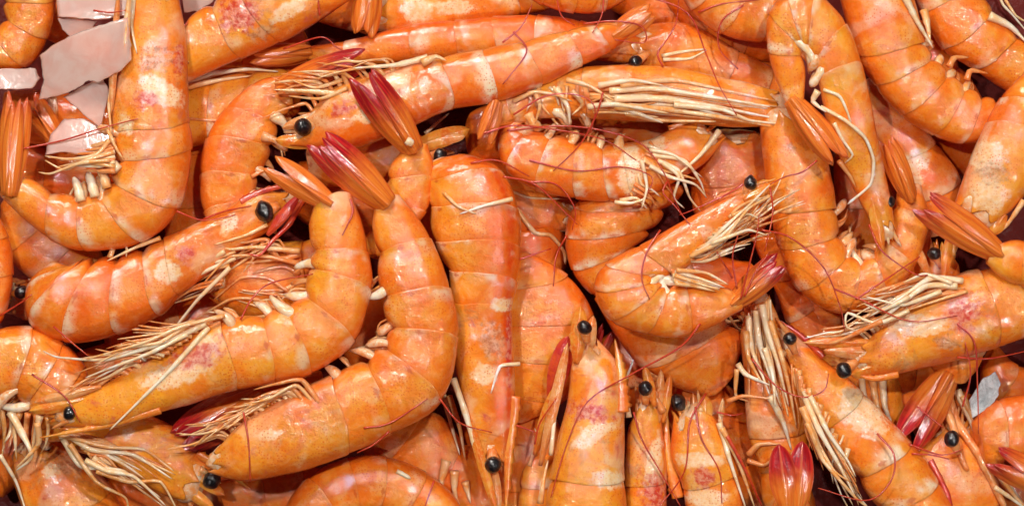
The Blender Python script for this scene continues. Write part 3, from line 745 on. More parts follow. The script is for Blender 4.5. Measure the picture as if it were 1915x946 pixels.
prawn('narrow orange prawn slice along the left frame edge', 170, 0,
      [(-20,370,-70,380),(14,440,-60,440),(24,510,-60,510),(12,580,-70,580),(-20,640,-80,620)], col=(.7,.5,.5,.1))
prawn('prawn whose purple red tail sticks out between the two large foreground prawns', 150, 0,
      [(600,690,600,760),(540,700,548,780),(470,720,492,782)], col=(.5,.3,.2,.2), fan=((478,742),(322,832),105,dict(za=160,zb=205,red=.85,spread=.02)))
prawn('glossy humped back rising from the bottom edge', 190, 0,
      [(500,1040,640,1040),(528,960,640,1000),(574,893,655,985),(645,857,680,970),(718,853,712,965),(795,882,745,975),(858,940,775,1000),(885,1020,790,1040)], col=(.55,.45,.4,.2), thick=.95, 
      legs=[dict(p=[(742,880),(752,885),(768,894)],mat='leg_white',r=4.5,r1=3)], feel=[[(812,898),(802,925),(795,946)]])
prawn('upright prawn down the middle, white bar across its shell, its eye between two long spikes', 195, 3,
      [(948,862,893,862),(962,770,868,765),(962,680,850,670),(956,588,846,578),(968,530,838,508),(973,465,812,455),(970,395,803,390),(940,322,800,340),(880,290,802,315),(835,292,800,305)],
      spots=[(922,640,24,38,'brown',0),(940,570,26,12,'cream',0),(905,700,24,20,'cream',0),(952,640,6,80,'crimson',0)], col=(.3,.7,.45,.9), thick=.8, roll=42, eye=(922,868,19), ros=[(962,740),(950,850),(946,960)], rw=24, rside=-1,
      scales=[((870,760),(930,960),18,dict(za=215,zb=215)),((925,870),(930,960),20,dict(mat='leg_orange'))],
      legs=[dict(p=[(848,708),(870,770),(890,840),(914,888)],mat='leg_white',r=6.5,r1=4,lift=4),dict(p=[(972,680),(935,685),(918,735)],mat='leg_white',r=4),dict(p=[(958,372),(905,385),(860,400)],mat='leg_white',r=4.5,lift=4),dict(p=[(830,360),(855,385),(890,400)],mat='leg',r=4)],
      feel=[[(880,305),(930,300),(990,330)],[(680,800),(730,790),(800,745)],[(985,340),(1040,345),(1075,390),(1070,430)],[(905,250),(960,235),(1040,243),(1130,262),(1190,300)],[(940,330),(1000,345),(1060,400),(1080,420)],[(1000,830),(1010,790),(1040,745)],[(822,745),(860,790),(920,808)],[(965,795),(980,800),(1003,808)]])
prawn('wet pale orange rounded prawn behind the red slip of tail, right of the upright one', 120, 0,
      [(985,470,930,500),(1058,512,925,545),(1108,585,922,610),(1110,665,922,670),(1062,745,935,735),(985,790,945,780)], col=(.3,.3,.3,.1), thick=.42,
      fan=((1100,700),(1140,610),30,dict(za=90,zb=90,red=.7)))
prawn('prawn head standing at the bottom middle, round black eye beside a saw edged beak', 205, 2,
      [(1118,640,1068,652),(1162,700,1062,740),(1167,885,1030,885),(1172,960,1018,960),(1175,1030,1015,1030)], spots=[(1100,770,45,20,'crimson',10),(1120,800,34,14,'cream',0),(1138,896,32,18,'cream',8),(1090,830,26,12,'cream',0)], col=(.2,.8,.85,.75), thick=.8, eye=(1093,612,17,262), ros=[(1163,770),(1160,700),(1150,634)], rw=26, rside=1,
      scales=[((1078,680),(1086,572),30,dict(za=225,zb=230)),((1090,700),(1110,590),24,dict(za=215,zb=210,mat='leg_orange')),((1030,750),(1062,628),40,dict(za=180,zb=200,mat='blade_red')),
              ((1010,870),(1062,640),20,dict(za=190,zb=215,mat='leg_orange')),((1000,850),(1040,720),24,dict(za=175,zb=205,mat='blade'))],
      legs=[dict(p=[(1030,850),(1040,760),(1058,700)],mat='leg_white',r=4.5),dict(p=[(1010,940),(1018,890),(1025,860)],mat='leg',r=6),dict(p=[(990,870),(1005,820),(1000,800)],mat='leg',r=4)],
      feel=[[(1310,605),(1270,650),(1180,700),(1100,750),(1060,830),(1030,930)]])
prawn('narrow glossy prawn head squeezed between two others, eye on a curved orange stalk', 160, 2,
      [(1232,738,1185,765),(1240,810,1172,820),(1246,890,1168,900),(1248,980,1165,990)], spots=[(1222,860,12,50,'cream',12),(1225,920,26,34,'crimson',0)], col=(.4,.9,.8,1.0), thick=.9, eye=(1207,726,16), 
      scales=[((1225,760),(1205,684),18,dict(za=195,zb=190)),((1240,790),(1253,700),16,{}),((1232,790),(1236,690),16,dict(mat='leg_orange'))],
      legs=[dict(p=[(1176,780),(1168,720),(1185,672)],mat='leg_white',r=6),dict(p=[(1240,770),(1225,740),(1240,715),(1205,690)],mat='leg_orange',r=8)],
      feel=[[(1185,770),(1200,820),(1240,890),(1275,950)]])
prawn('prawn head right of the narrow one, pink cheek spot and eye at the notch', 168, 2,
      [(1262,790,1318,748),(1255,850,1352,810),(1275,905,1378,880),(1290,1000,1395,980)][0:4], spots=[(1315,893,24,20,'crimson',0),(1310,860,44,14,'cream',0),(1320,930,40,16,'cream',0)], col=(.3,.6,.7,.9), thick=.7, eye=(1268,752,17), ros=[(1268,930),(1250,840),(1247,768)], rw=22, rside=-1,
      scales=[((1320,800),(1318,738),26,{}),((1345,800),(1352,745),10,dict(mat='leg'))],
      legs=[dict(p=[(1352,810),(1345,770),(1352,745)],mat='leg',r=4),dict(p=[(1345,790),(1365,860),(1395,950)],mat='leg_white',r=6),dict(p=[(1350,800),(1380,860),(1412,950)],mat='leg',r=6),dict(p=[(1360,815),(1395,880),(1425,946)],mat='blade_red',r=4)],
      feel=[[(1300,760),(1312,820),(1345,880),(1350,940)],[(1320,735),(1290,790),(1280,880),(1230,950)],[(1340,770),(1370,776),(1390,772)]])
prawn('neat curled prawn right of the middle, whiskery head up and a crimson edged tail', 262, 2,
      [(1408,345,1418,385),(1315,392,1358,440),(1205,455,1266,512),(1133,492,1228,518),(1112,540,1234,526),(1138,597,1244,532),(1205,623,1252,536),(1285,628,1280,530),(1388,583,1362,534)],
      spots=[], col=(.4,.75,.2,.15), eye=(1404,342,15), ros=[(1340,372),(1400,350),(1452,334)], rw=11, rside=-1, thick=.7, pleo=30, pz=.3, legmat='leg_white',
      scales=[((1390,375),(1448,345),22,{}),((1390,385),(1440,365),14,dict(mat='leg'))],
      legs=sheaf((1290,480),(1370,400),(1400,420),(1448,350),10,r=(2,4.5),bow=8)+sheaf((1255,505),(1262,530),(1362,530),(1355,548),7,r=(2.5,5),bow=4,short=.2)+[dict(p=[(1310,470),(1360,420),(1400,385),(1440,345)],mat='leg_white'),dict(p=[(1300,475),(1350,440),(1395,400),(1425,412)],mat='leg_white'),dict(p=[(1290,480),(1350,450),(1400,390),(1450,362)],mat='leg'),dict(p=[(1330,455),(1370,440),(1400,430),(1435,440)],mat='leg_white'),
            dict(p=[(1262,508),(1300,518),(1350,535)],mat='leg_white'),dict(p=[(1262,515),(1300,528),(1345,542)],mat='leg'),dict(p=[(1265,505),(1320,510),(1362,532)],mat='leg')],
      autolegs=(8,.3,1.8,1,-.65,80,140),
      fan=((1378,560),(1464,484),60,dict(za=262,zb=268,red=.75,spread=.02)), feel=[[(1440,350),(1445,400),(1430,470)],[(1235,430),(1210,470),(1200,520),(1215,560)],[(1390,345),(1350,368),(1290,395),(1270,402)]])
prawn('banded prawn with white head joint in the upper middle, thin red feelers lying over it', 160, 3,
      [(1348,268,1290,222),(1318,305,1258,240),(1255,345,1210,262),(1195,372,1165,268),(1145,377,1125,268),(1080,372,1078,262),(1005,356,1032,250),(948,320,985,243),(932,270,972,235),(950,222,985,228)],
      spots=[(1180,320,24,46,'cream',0),(1225,270,22,16,'cream',0)], col=(.6,1.0,.1,.5), thick=.85, pleo=24, pz=.3, ros=[(1250,240),(1290,225),(1330,205)], rw=8, legmat='leg_white',
      legs=sheaf((1215,265),(1180,360),(1330,330),(1220,395),11,r=(2,4.5),bow=14)+[dict(p=[(1345,245),(1310,290),(1265,330)],mat='leg_white',r=6),[(1230,300),(1270,320),(1290,370),(1310,395)],[(1220,290),(1280,300),(1310,340),(1320,370)],[(1240,305),(1270,330),(1260,370),(1280,390)],[(1215,310),(1250,330),(1300,345),(1322,370)],
            [(1160,375),(1190,370),(1210,390)],[(1150,378),(1180,380),(1205,372),(1208,360)],[(1200,300),(1210,350),(1200,390)],[(1215,280),(1260,290),(1300,320)]],
      feel=[[(948,244),(1050,236),(1130,245),(1200,270),(1240,320),(1260,370),(1275,400)],[(1128,172),(1115,215),(1085,270),(1035,320)],[(990,300),(1080,320),(1160,312),(1218,330),(1212,362)],[(960,215),(1020,180),(1080,178),(1112,200),(1105,250)],[(1248,340),(1240,360),(1262,385),(1290,420)]])
prawn('prawn on its back across the upper middle, thick sheaf of cream legs along it', 168, 3,
      [(1462,168,1462,235),(1375,150,1385,238),(1250,126,1260,230),(1105,126,1110,222),(1045,142,1062,218),(1000,158,1010,224),(950,180,965,232),(905,200,915,240)], col=(.3,.9,.55,.2), roll=-40, thick=.7, face=False, legmat='leg_white',
      legs=sheaf((1150,160),(1170,214),(1462,196),(1462,238),16,bow=12)+sheaf((1100,165),(1110,212),(1240,160),(1250,226),9,bow=10,short=.5)+sheaf((980,165),(1080,160),(985,225),(1090,215),8,r=(3,5),bow=8)+[dict(p=[(1140,170),(1220,165),(1320,180),(1440,200)],mat='leg_white',r=7),dict(p=[(1150,185),(1240,185),(1340,200),(1452,222)],mat='leg_white',r=7.5),dict(p=[(1130,190),(1200,215),(1240,230)],mat='leg_white',r=7),
            dict(p=[(1160,160),(1260,150),(1380,175),(1455,190)],mat='leg',r=6),dict(p=[(1150,200),(1250,205),(1380,225),(1460,240)],mat='leg',r=7),dict(p=[(1120,160),(1180,150),(1240,160)],mat='leg_white',r=6),dict(p=[(1100,200),(1150,195),(1250,212)],mat='leg_white',r=6),
            dict(p=[(1260,196),(1350,205),(1400,225),(1460,232)],mat='leg_white',r=6),dict(p=[(1000,170),(1010,200),(1000,232)],mat='leg',r=6),dict(p=[(1040,165),(1062,200),(1066,235)],mat='leg_white',r=7),dict(p=[(1070,170),(1090,195),(1070,215)],mat='leg',r=6),dict(p=[(960,190),(1000,172),(1040,178),(1070,190)],mat='leg',r=5),dict(p=[(1060,150),(1100,160),(1150,190)],mat='leg',r=6)],
      pleo=26, pz=.4, fan=((925,202),(905,268),44,dict(za=205,zb=195,red=.2,n=3)))
prawn('orange prawn with a black eye lying under the long hooped tail, pointing left', 105, 2,
      [(1190,50,1178,130),(1290,45,1250,150),(1372,92,1345,165),(1440,125,1425,190),(1500,160,1480,220)], col=(.6,.5,.2,.2), eye=(1188,116,16,175), thick=.9,
      legs=[dict(p=[(1238,105),(1270,98),(1320,92)],mat='leg_white',r=4),dict(p=[(1240,112),(1290,110),(1322,94)],mat='leg_white',r=4)],
      feel=[[(960,60),(985,95),(955,140),(940,158)],[(1040,-10),(1050,30),(1075,48)],[(1390,10),(1350,40),(1345,90),(1380,130)],[(1240,125),(1230,100),(1250,70),(1265,40),(1270,-10)],[(1170,-5),(1230,0),(1290,30),(1320,100),(1345,160),(1378,216)],[(1090,45),(1150,40),(1200,50),(1205,80),(1150,75)],[(940,80),(975,50),(995,10)],[(1130,-10),(1125,30),(1108,62)]])
prawn('belly of a prawn dipping below the top edge above the hooped one', 150, 0,
      [(955,-30,1000,-90),(1010,8,1030,-80),(1070,25,1070,-80),(1130,22,1110,-80),(1190,-10,1150,-80)], col=(.5,.5,.4,.1))
prawn('shiny prawn bend at the top edge, left of the folded pale one', 165, 0,
      [(1255,-50,1340,-100),(1290,18,1370,-70),(1345,62,1410,-40),(1420,80,1440,-20),(1500,70,1500,-20)], col=(.5,.5,.2,.1),legs=[dict(p=[(1300,-4),(1330,-12)],mat='feeler',r=1)], feel=[[(1305,24),(1350,8),(1420,0)]])
prawn('dark red prawn deep under the shiny bend', 70, 0,
      [(1240,0,1290,-60),(1300,70,1350,-10),(1380,108,1400,10),(1470,120,1460,20)], col=(1,.1,0,.1))
prawn('pale folded prawn at the upper right, its tail tip hanging down beside its long legs', 268, 3,
      [(1676,432,1636,436,-50),(1658,335,1592,345,-40),(1636,235,1552,245,-10),(1614,130,1530,150),(1585,50,1518,118),(1530,-10,1506,100),(1475,-14,1500,95),(1438,25,1496,92),(1436,95,1504,105),(1466,195,1508,192)],
      col=(.15,.85,.35,.3), thick=.75, pleo=24, pz=.5, legmat='leg_white', eye=(1661,378,15,225), face=True,
      scales=[((1625,350),(1650,470),22,dict(za=235,zb=225)),((1640,350),(1662,440),18,dict(za=235,zb=215)),((1610,300),(1640,420),16,dict(za=235,zb=215,mat='leg_orange'))],
      legs=[dict(p=[(1540,168),(1570,180),(1585,210),(1592,235)],mat='leg_white',r=3.6),dict(p=[(1535,200),(1580,225),(1618,258),(1634,300),(1628,345),(1585,382)],mat='leg_white',r=3.8,r1=2.2,lift=3),
            dict(p=[(1560,230),(1575,260),(1595,290),(1580,305)],mat='leg_white',r=4),dict(p=[(1530,170),(1520,190),(1545,210)],mat='leg_white',r=7),dict(p=[(1568,300),(1590,330),(1600,350)],mat='leg_orange',r=5)],
      fan=((1488,196),(1574,306),66,dict(za=275,zb=285,red=.35,spread=.02)))
prawn('segmented orange prawn slanting across the upper right with curled hooks at its belly', 190, 2,
      [(1530,-110,1660,-110),(1565,-20,1700,-30),(1600,98,1728,75),(1635,158,1748,108),(1682,214,1776,138),(1742,252,1806,160),(1795,269,1836,178),(1850,262,1870,190)],
      col=(.45,.6,.25,.3), thick=.85, face=False, pleo=14, pz=.1,
      legs=[dict(p=[(1775,125),(1785,108),(1812,108)],mat='leg_orange',r=7),dict(p=[(1808,150),(1815,132),(1848,138)],mat='leg_orange',r=7),dict(p=[(1728,20),(1735,50),(1740,85)],mat='leg',r=8),dict(p=[(1690,-10),(1715,40),(1745,90)],mat='leg_white',r=8)])
prawn('prawn with a brown stained pale head along the right frame edge', 225, 2,
      [(1785,385,1862,430),(1812,305,1925,350),(1842,235,1960,260),(1870,185,1985,215),(1906,145,2010,180),(1960,90,2060,130)], spots=[(1855,320,30,30,'brown',0),(1840,290,40,30,'cream',0),(1850,365,34,30,'cream',0)], col=(.15,.8,.95,.6), thick=.8, face=False,
      scales=[((1880,400),(1850,438),30,{})], legs=[dict(p=[(1915,375),(1880,425),(1862,436)],mat='leg',r=6)])
prawn('prawn in the top right corner with whiskers trailing over the edge', 120, 0,
      [(1690,-60,1790,-100),(1722,20,1815,-30),(1762,90,1862,20),(1822,130,1905,65),(1885,172,1960,105),(1950,200,2010,150)], col=(.4,.6,.2,.3),
      legs=[dict(p=[(1868,-10),(1876,10),(1895,30),(1920,60)],mat='leg_white',r=3),dict(p=[(1880,0),(1900,30),(1925,45)],mat='leg',r=3),dict(p=[(1850,30),(1890,50),(1925,85)],mat='leg_white',r=9)])
prawn('great curved prawn under the folded pale one, one long red feeler across its belly', 172, 2,
      [(1420,205,1520,215),(1425,290,1548,300),(1440,385,1562,385),(1455,460,1572,440),(1492,542,1590,474),(1572,586,1610,486),(1650,566,1630,475),(1706,508,1648,448),(1735,425,1672,385),(1728,350,1680,345)],
      spots=[(1475,278,12,10,'brown',0)], col=(.35,.45,.4,.2), thick=.85, face=False, pleo=30, pz=.3,
      fan=((1700,365),(1652,256),52,dict(za=190,zb=215,red=.35,spread=.03)),
      feel=[[(1425,430),(1480,445),(1540,500),(1570,570),(1580,618)],[(1625,420),(1650,470),(1710,512),(1735,514)],[(1528,300),(1500,322),(1470,330),(1440,345)]])
prawn('reddish prawn shell in the gap behind the raised tail at the right', 105, 1,
      [(1640,140,1590,200),(1745,262,1655,310),(1795,335,1700,385),(1790,420,1715,450)], spots=[(1715,300,24,20,'cream',0),(1710,340,20,16,'cream',0)], col=(.75,.7,.2,1.0), face=False)
prawn('prawn whose open red tail blades point left at the right frame edge', 250, 0,
      [(2000,480,1990,590),(1920,450,1908,540),(1866,452,1842,500)], col=(.15,.4,.5,.1),
      fan=((1862,470),(1720,372),70,dict(za=255,zb=275,red=.55,spread=.16)))
prawn('prawn head with a crimson cheek patch, lying sideways under cream whiskers', 205, 3,
      [(1590,698,1608,640),(1665,700,1665,590),(1750,682,1735,540),(1850,652,1818,506),(1925,628,1895,500),(2010,600,1970,480)], spots=[(1800,585,34,36,'crimson',0),(1690,600,40,10,'cream',-12),(1740,610,60,16,'cream',-12),(1770,640,26,16,'brown',0)], col=(.2,.85,.45,1.0), thick=.8, eye=(1578,692,17,255), ros=[(1680,700),(1630,708),(1585,690)], rw=12, rside=1, legmat='leg_white',
      scales=[((1640,640),(1505,640),20,{}),((1650,660),(1540,655),24,dict(mat='leg_orange')),((1640,680),(1590,700),30,{})],
      legs=sheaf((1740,512),(1810,545),(1600,560),(1590,625),12,r=(2,5),bow=14)+[dict(p=[(1800,525),(1740,520),(1680,560),(1625,592)],mat='leg_white',r=6.5),dict(p=[(1790,535),(1730,535),(1670,580),(1640,600),(1590,605)],mat='leg_white',r=6.5),dict(p=[(1780,530),(1730,512),(1690,528)],mat='leg_white',r=5),
            dict(p=[(1700,580),(1640,605),(1585,585),(1582,610),(1605,620)],mat='leg_white',r=5),dict(p=[(1760,545),(1690,570),(1640,560),(1620,555)],mat='leg_white',r=5),dict(p=[(1650,600),(1560,640),(1500,640)],mat='leg_orange',r=5),dict(p=[(1700,555),(1650,580),(1615,568)],mat='leg_white',r=5)],
      autolegs=(7,.3,2.2,-1,.25,80,140), feel=[[(1800,760),(1815,700),(1805,640)],[(1600,560),(1660,520),(1720,480)],[(1700,830),(1760,850),(1800,840)],[(1560,540),(1610,560),(1700,600),(1790,590)],[(1790,605),(1822,640),(1828,720),(1830,810)],[(1790,668),(1850,670),(1925,655)]])
prawn('long prawn slanting down to the bottom right edge, cream patch on its cheek', 182, 2,
      [(1468,606,1462,660),(1530,664,1498,725),(1605,726,1532,800),(1700,822,1598,895),(1752,895,1650,960),(1800,985,1700,1040)], spots=[(1610,770,55,34,'cream',45),(1590,735,20,10,'brown',0)], col=(.3,1.0,.5,.4), thick=.8, eye=(1477,633,15,235), legmat='leg_white', ros=[(1540,668),(1500,630),(1460,600)], rw=10, rside=1, rmat='blade_red',
      legs=sheaf((1498,725),(1540,800),(1590,920),(1640,960),11,bow=8)+[dict(p=[(1505,740),(1530,800),(1570,870),(1600,930)],mat='leg_white',r=7),dict(p=[(1500,760),(1530,830),(1560,880),(1590,900)],mat='leg',r=7),dict(p=[(1515,740),(1550,810),(1585,860),(1600,890)],mat='leg_white',r=6),dict(p=[(1510,790),(1540,860),(1600,930),(1640,960)],mat='leg',r=6)],
      autolegs=(9,.4,2.6,.45,1,80,150), feel=[[(1405,670),(1450,720),(1500,742),(1540,730),(1550,698)],[(1640,810),(1672,850),(1665,900),(1620,935),(1530,912)]])
prawn('prawn turned belly up, a dense brush of white legs running up to the curled one', 158, 3,
      [(1438,548,1402,560),(1462,610,1385,625),(1490,690,1392,715),(1508,790,1400,810),(1512,870,1420,880),(1520,960,1430,970)], col=(.35,.9,.5,.1), roll=-85, thick=.7, face=False, legmat='leg_white',
      legs=sheaf((1395,575),(1440,560),(1400,760),(1490,790),18,bow=8)+[dict(p=[(1425,570),(1435,620),(1455,680),(1475,760)],mat='leg_white',r=7),dict(p=[(1415,580),(1420,640),(1440,700),(1460,760)],mat='leg_white',r=7.5),dict(p=[(1400,590),(1405,650),(1425,700),(1440,740)],mat='leg_white',r=7),
            dict(p=[(1395,620),(1400,670),(1425,715)],mat='leg',r=7),dict(p=[(1440,600),(1460,660),(1475,720),(1490,800)],mat='leg',r=6),dict(p=[(1380,680),(1395,700),(1440,720)],mat='leg_white',r=6),dict(p=[(1378,690),(1376,740),(1400,750)],mat='leg',r=5),dict(p=[(1440,740),(1465,790),(1480,840)],mat='leg_white',r=8),
            dict(p=[(1360,750),(1390,740),(1440,745)],mat='leg_orange',r=5),dict(p=[(1400,850),(1420,830),(1460,830)],mat='leg_orange',r=7),dict(p=[(1398,860),(1430,870),(1450,850)],mat='leg_orange',r=6),dict(p=[(1430,650),(1445,700),(1450,760)],mat='leg_white',r=6)])
prawn('prawn under the curled one, translucent shell ending in a point above the eyes', 120, 0,
      [(1110,560,1210,530),(1195,682,1372,600),(1306,746,1386,690)], col=(.65,.5,.15,.6), thick=.7, face=False)
prawn('prawn descending beneath the banded one, milky spots down its outer side', 110, 0,
      [(1140,330,1290,350),(1075,385,1250,392),(1059,440,1222,430),(1068,502,1195,458),(1104,548,1178,480),(1150,565,1172,495)], col=(.5,1.0,.3,.3), thick=.7, face=False)
prawn('red brown prawn carapace under the whiskery head of the curled prawn', 80, 1,
      [(1290,250,1440,250),(1290,340,1450,340),(1300,430,1450,430)], col=(.9,.3,.1,.5), face=False, thick=.6)
prawn('dark orange prawn between the curled one and the brush of white legs', 85, 0,
      [(1400,440,1500,440),(1440,520,1520,510),(1470,600,1530,570),(1500,660,1560,620)], col=(.85,.4,.1,.1))
prawn('orange prawn low behind the long feeler, just above the fanned whiskers', 75, 0,
      [(1500,520,1580,500),(1492,600,1580,600),(1500,670,1600,680),(1540,740,1620,730)], col=(.6,.3,.1,.1))
prawn('speckled orange prawn below the foreground arc, pale swimmerets showing', 90, 0,
      [(650,800,720,740),(700,870,800,760),(790,930,870,820),(880,1000,940,900)], col=(.7,.3,.2,.2),
      legs=[dict(p=[(835,860),(825,900),(830,930)],mat='leg',r=10),dict(p=[(850,880),(850,920),(860,950)],mat='leg',r=9),dict(p=[(825,720),(840,780),(860,850)],mat='leg_white',r=6),dict(p=[(840,740),(860,800),(870,860)],mat='leg',r=7),dict(p=[(870,900),(880,940)],mat='leg',r=8)])
prawn('dark reddish prawn in the gap at the bottom left of the humped back', 80, 0,
      [(400,900,440,990),(480,880,500,980),(560,870,560,990),(640,880,640,990)], col=(.95,.4,.0,.8))
prawn('orange prawn with fine legs in the gap left of the saw edged beak', 80, 2,
      [(1000,740,940,760),(1050,800,930,830),(1060,890,920,910),(1060,990,920,1000)], col=(.6,.6,.3,.6), face=False)
prawn('folded amber prawn piece at the bottom, beside the orange spikes', 130, 0,
      [(1040,850,985,860),(1045,900,970,910),(1050,960,970,970),(1050,1020,970,1020)], col=(.1,.8,.9,.1),thick=.7)
prawn('crimson tailed prawn at the bottom edge, its two dark red blades parted in a V', 225, 0,
      [(1528,1010,1440,1010),(1520,960,1444,960),(1510,925,1450,925)], col=(.4,.5,.3,.1), scales=[((1472,955),(1456,830),50,dict(za=252,zb=262,mat='tail',name='uropod',col=(1,.4,.3,.1),peak=.5,base=.4,ridge=.1)),((1492,955),(1500,824),48,dict(za=250,zb=258,mat='tail',name='uropod',col=(1,.4,.3,.1),peak=.5,base=.4,ridge=.1))], thick=.6)
prawn('prawn dropping its broad crimson tail between the slanting one and the black eye', 150, 0,
      [(1860,610,1740,600),(1842,660,1738,655),(1812,715,1742,700)], col=(.5,.5,.3,.1), fan=((1768,710),(1692,838),92,dict(za=165,zb=175,red=.9,spread=.02,n=3)), thick=.7)
prawn('prawn head at the lower right corner pointing up, a dark eye beside pale antenna stalks', 130, 2,
      [(1815,790,1758,800),(1850,850,1700,860),(1870,930,1690,940),(1880,1010,1690,1020)], col=(.5,.6,.4,.6), thick=.6, eye=(1780,820,17,200),
      legs=[dict(p=[(1770,730),(1790,790),(1830,850),(1880,950)],mat='leg_orange',r=9,r1=6),dict(p=[(1790,730),(1820,790),(1850,850),(1915,950)],mat='leg_white',r=8,r1=5,lift=6),dict(p=[(1760,740),(1780,790),(1800,860),(1810,880)],mat='leg_orange',r=9,r1=5),dict(p=[(1740,860),(1770,920),(1780,960)],mat='blade_red',r=6,r1=5),
            dict(p=[(1800,740),(1840,820),(1870,890),(1925,960)],mat='leg',r=6,r1=4),dict(p=[(1860,910),(1890,930),(1930,960)],mat='leg_white',r=5)], feel=[[(1715,760),(1740,780),(1765,800)],[(1705,848),(1740,850),(1775,858)]])
prawn('smooth prawn back entering from the right frame edge above the red tail tips', 160, 0,
      [(1816,785,1845,880),(1862,748,1880,870),(1920,737,1925,860),(1990,735,1990,860)], col=(.55,.4,.4,.1), thick=.8)
prawn('prawn at the right bottom frame edge showing only red tail blades', 170, 0,
      [(2060,1010,2100,960),(2000,960,2040,920),(1960,930,1990,890)], col=(.5,.4,.3,.1), fan=((1975,915),(1852,850),70,dict(za=185,zb=215,red=.6,spread=.08)))
prawn('prawn with fine cream belly legs in the gap below the crimson cheek', 70, 2,
      [(1680,690,1600,690),(1690,760,1600,760),(1710,850,1620,850),(1720,920,1640,920)], col=(.2,.9,.6,.2), roll=-80, face=False, legs=[dict(p=[(1610,700),(1620,760),(1650,830)],mat='leg_white',r=7),dict(p=[(1630,700),(1640,760),(1665,820)],mat='leg',r=8),dict(p=[(1650,700),(1655,760),(1680,830)],mat='leg_white',r=8)])
prawn('reddish prawn buried under the ice flakes with a loose crimson tail blade', 70, 0,
      [(10,170,20,260),(100,170,110,280),(190,190,190,300),(260,210,260,310)], col=(.8,.6,.2,.6), fan=((100,255),(48,180),60,dict(za=150,zb=150,red=.5,n=3)))
prawn('dark orange tail deep behind the ice at the top, pointing right', 60, 0,
      [(60,60,60,-20),(120,90,130,20),(170,120,180,50),(230,150,240,80)], col=(.8,.3,.1,.1))
prawn('pale mottled prawn head at the top edge between two tails', 85, 2,
      [(690,60,720,-30),(800,60,800,-50),(960,30,940,-50),(1040,20,1040,-40)], spots=[(780,20,30,22,'cream',0),(850,15,40,14,'cream',0)], col=(.2,.9,.4,.5), face=False)
prawn('prawn whose orange tail hangs down from the top edge', 125, 0,
      [(730,-80,640,-80),(725,-50,650,-50),(718,-22,660,-22)], col=(.4,.5,.3,.1), fan=((690,-25),(676,70),72,dict(za=150,zb=150,red=.15,spread=.04)))
prawn('black eyed prawn head behind the upright tail, spiky orange mouth parts showing', 110, 2,
      [(815,265,815,330),(740,240,735,340),(650,240,650,350),(580,260,585,350)], col=(.6,.5,.3,.6), eye=(823,291,16,175), thick=.6,
      scales=[((760,280),(878,242),34,dict(za=165,zb=150)),((800,262),(870,255),22,dict(za=160,zb=160,mat='leg_orange'))],
      legs=[dict(p=[(795,250),(820,228),(840,212)],mat='leg_white',r=4)])
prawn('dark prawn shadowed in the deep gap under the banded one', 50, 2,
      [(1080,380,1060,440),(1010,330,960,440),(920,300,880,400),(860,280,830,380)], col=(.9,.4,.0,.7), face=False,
      legs=[dict(p=[(965,390),(1000,435),(1030,440),(1055,470),(1058,495)],mat='leg',r=5,r1=3),dict(p=[(940,350),(990,370),(1070,372)],mat='leg',r=3)], feel=[[(972,485),(1000,475),(1030,465)],[(1060,440),(1040,480),(1035,535)]])
prawn('prawn with a shadowed black eye peeping out near the left frame edge', 60, 1,
      [(20,520,30,600),(80,510,90,600),(150,520,160,600)], col=(.9,.4,.2,.4), eye=(40,546,15,150), legs=[dict(p=[(30,530),(60,522),(90,524)],mat='leg_orange',r=4)], feel=[[(0,590),(40,565),(60,550)]])
prawn('small orange spiked prawn head peeping above the cream whiskers', 140, 1,
      [(1735,470,1790,480),(1725,530,1800,540),(1730,600,1820,610)], col=(.4,.5,.4,.4), eye=(1747,474,14,190), scales=[((1765,520),(1775,440),20,dict(za=200,zb=190)),((1740,520),(1700,440),18,dict(za=180,zb=180,mat='leg_orange'))])
prawn('rear prawn beneath the raised red blades, smooth orange flank', 120, 0,
      [(1655,380,1735,380),(1660,450,1745,450),(1670,520,1750,520)], col=(.35,.4,.4,.1))
prawn('prawn edge in the dark gap beside the white ice at the right', 60, 0,
      [(1860,640,1830,700),(1900,680,1850,760),(1960,700,1960,790)], col=(.9,.3,.1,.6))
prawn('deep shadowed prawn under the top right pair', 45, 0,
      [(1640,60,1740,40),(1680,160,1800,120),(1740,260,1860,230),(1800,340,1920,330)], col=(1,.2,.0,.3))  # sunken fillers from here: their strong red imitates dim light between bodies
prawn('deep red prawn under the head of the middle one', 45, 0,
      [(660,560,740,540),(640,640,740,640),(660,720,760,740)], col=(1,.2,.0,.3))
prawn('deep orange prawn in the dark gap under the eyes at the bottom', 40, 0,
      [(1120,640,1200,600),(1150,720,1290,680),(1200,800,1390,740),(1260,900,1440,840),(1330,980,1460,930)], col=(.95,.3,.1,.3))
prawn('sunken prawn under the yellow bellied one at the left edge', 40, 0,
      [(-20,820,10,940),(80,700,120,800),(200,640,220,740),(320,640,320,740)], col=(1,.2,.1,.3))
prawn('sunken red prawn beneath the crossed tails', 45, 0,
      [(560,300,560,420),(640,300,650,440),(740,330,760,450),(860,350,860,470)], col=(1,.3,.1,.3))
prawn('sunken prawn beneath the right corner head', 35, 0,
      [(1640,700,1700,640),(1700,800,1800,720),(1800,900,1890,800),(1880,980,1960,900)], col=(1,.2,.1,.3))

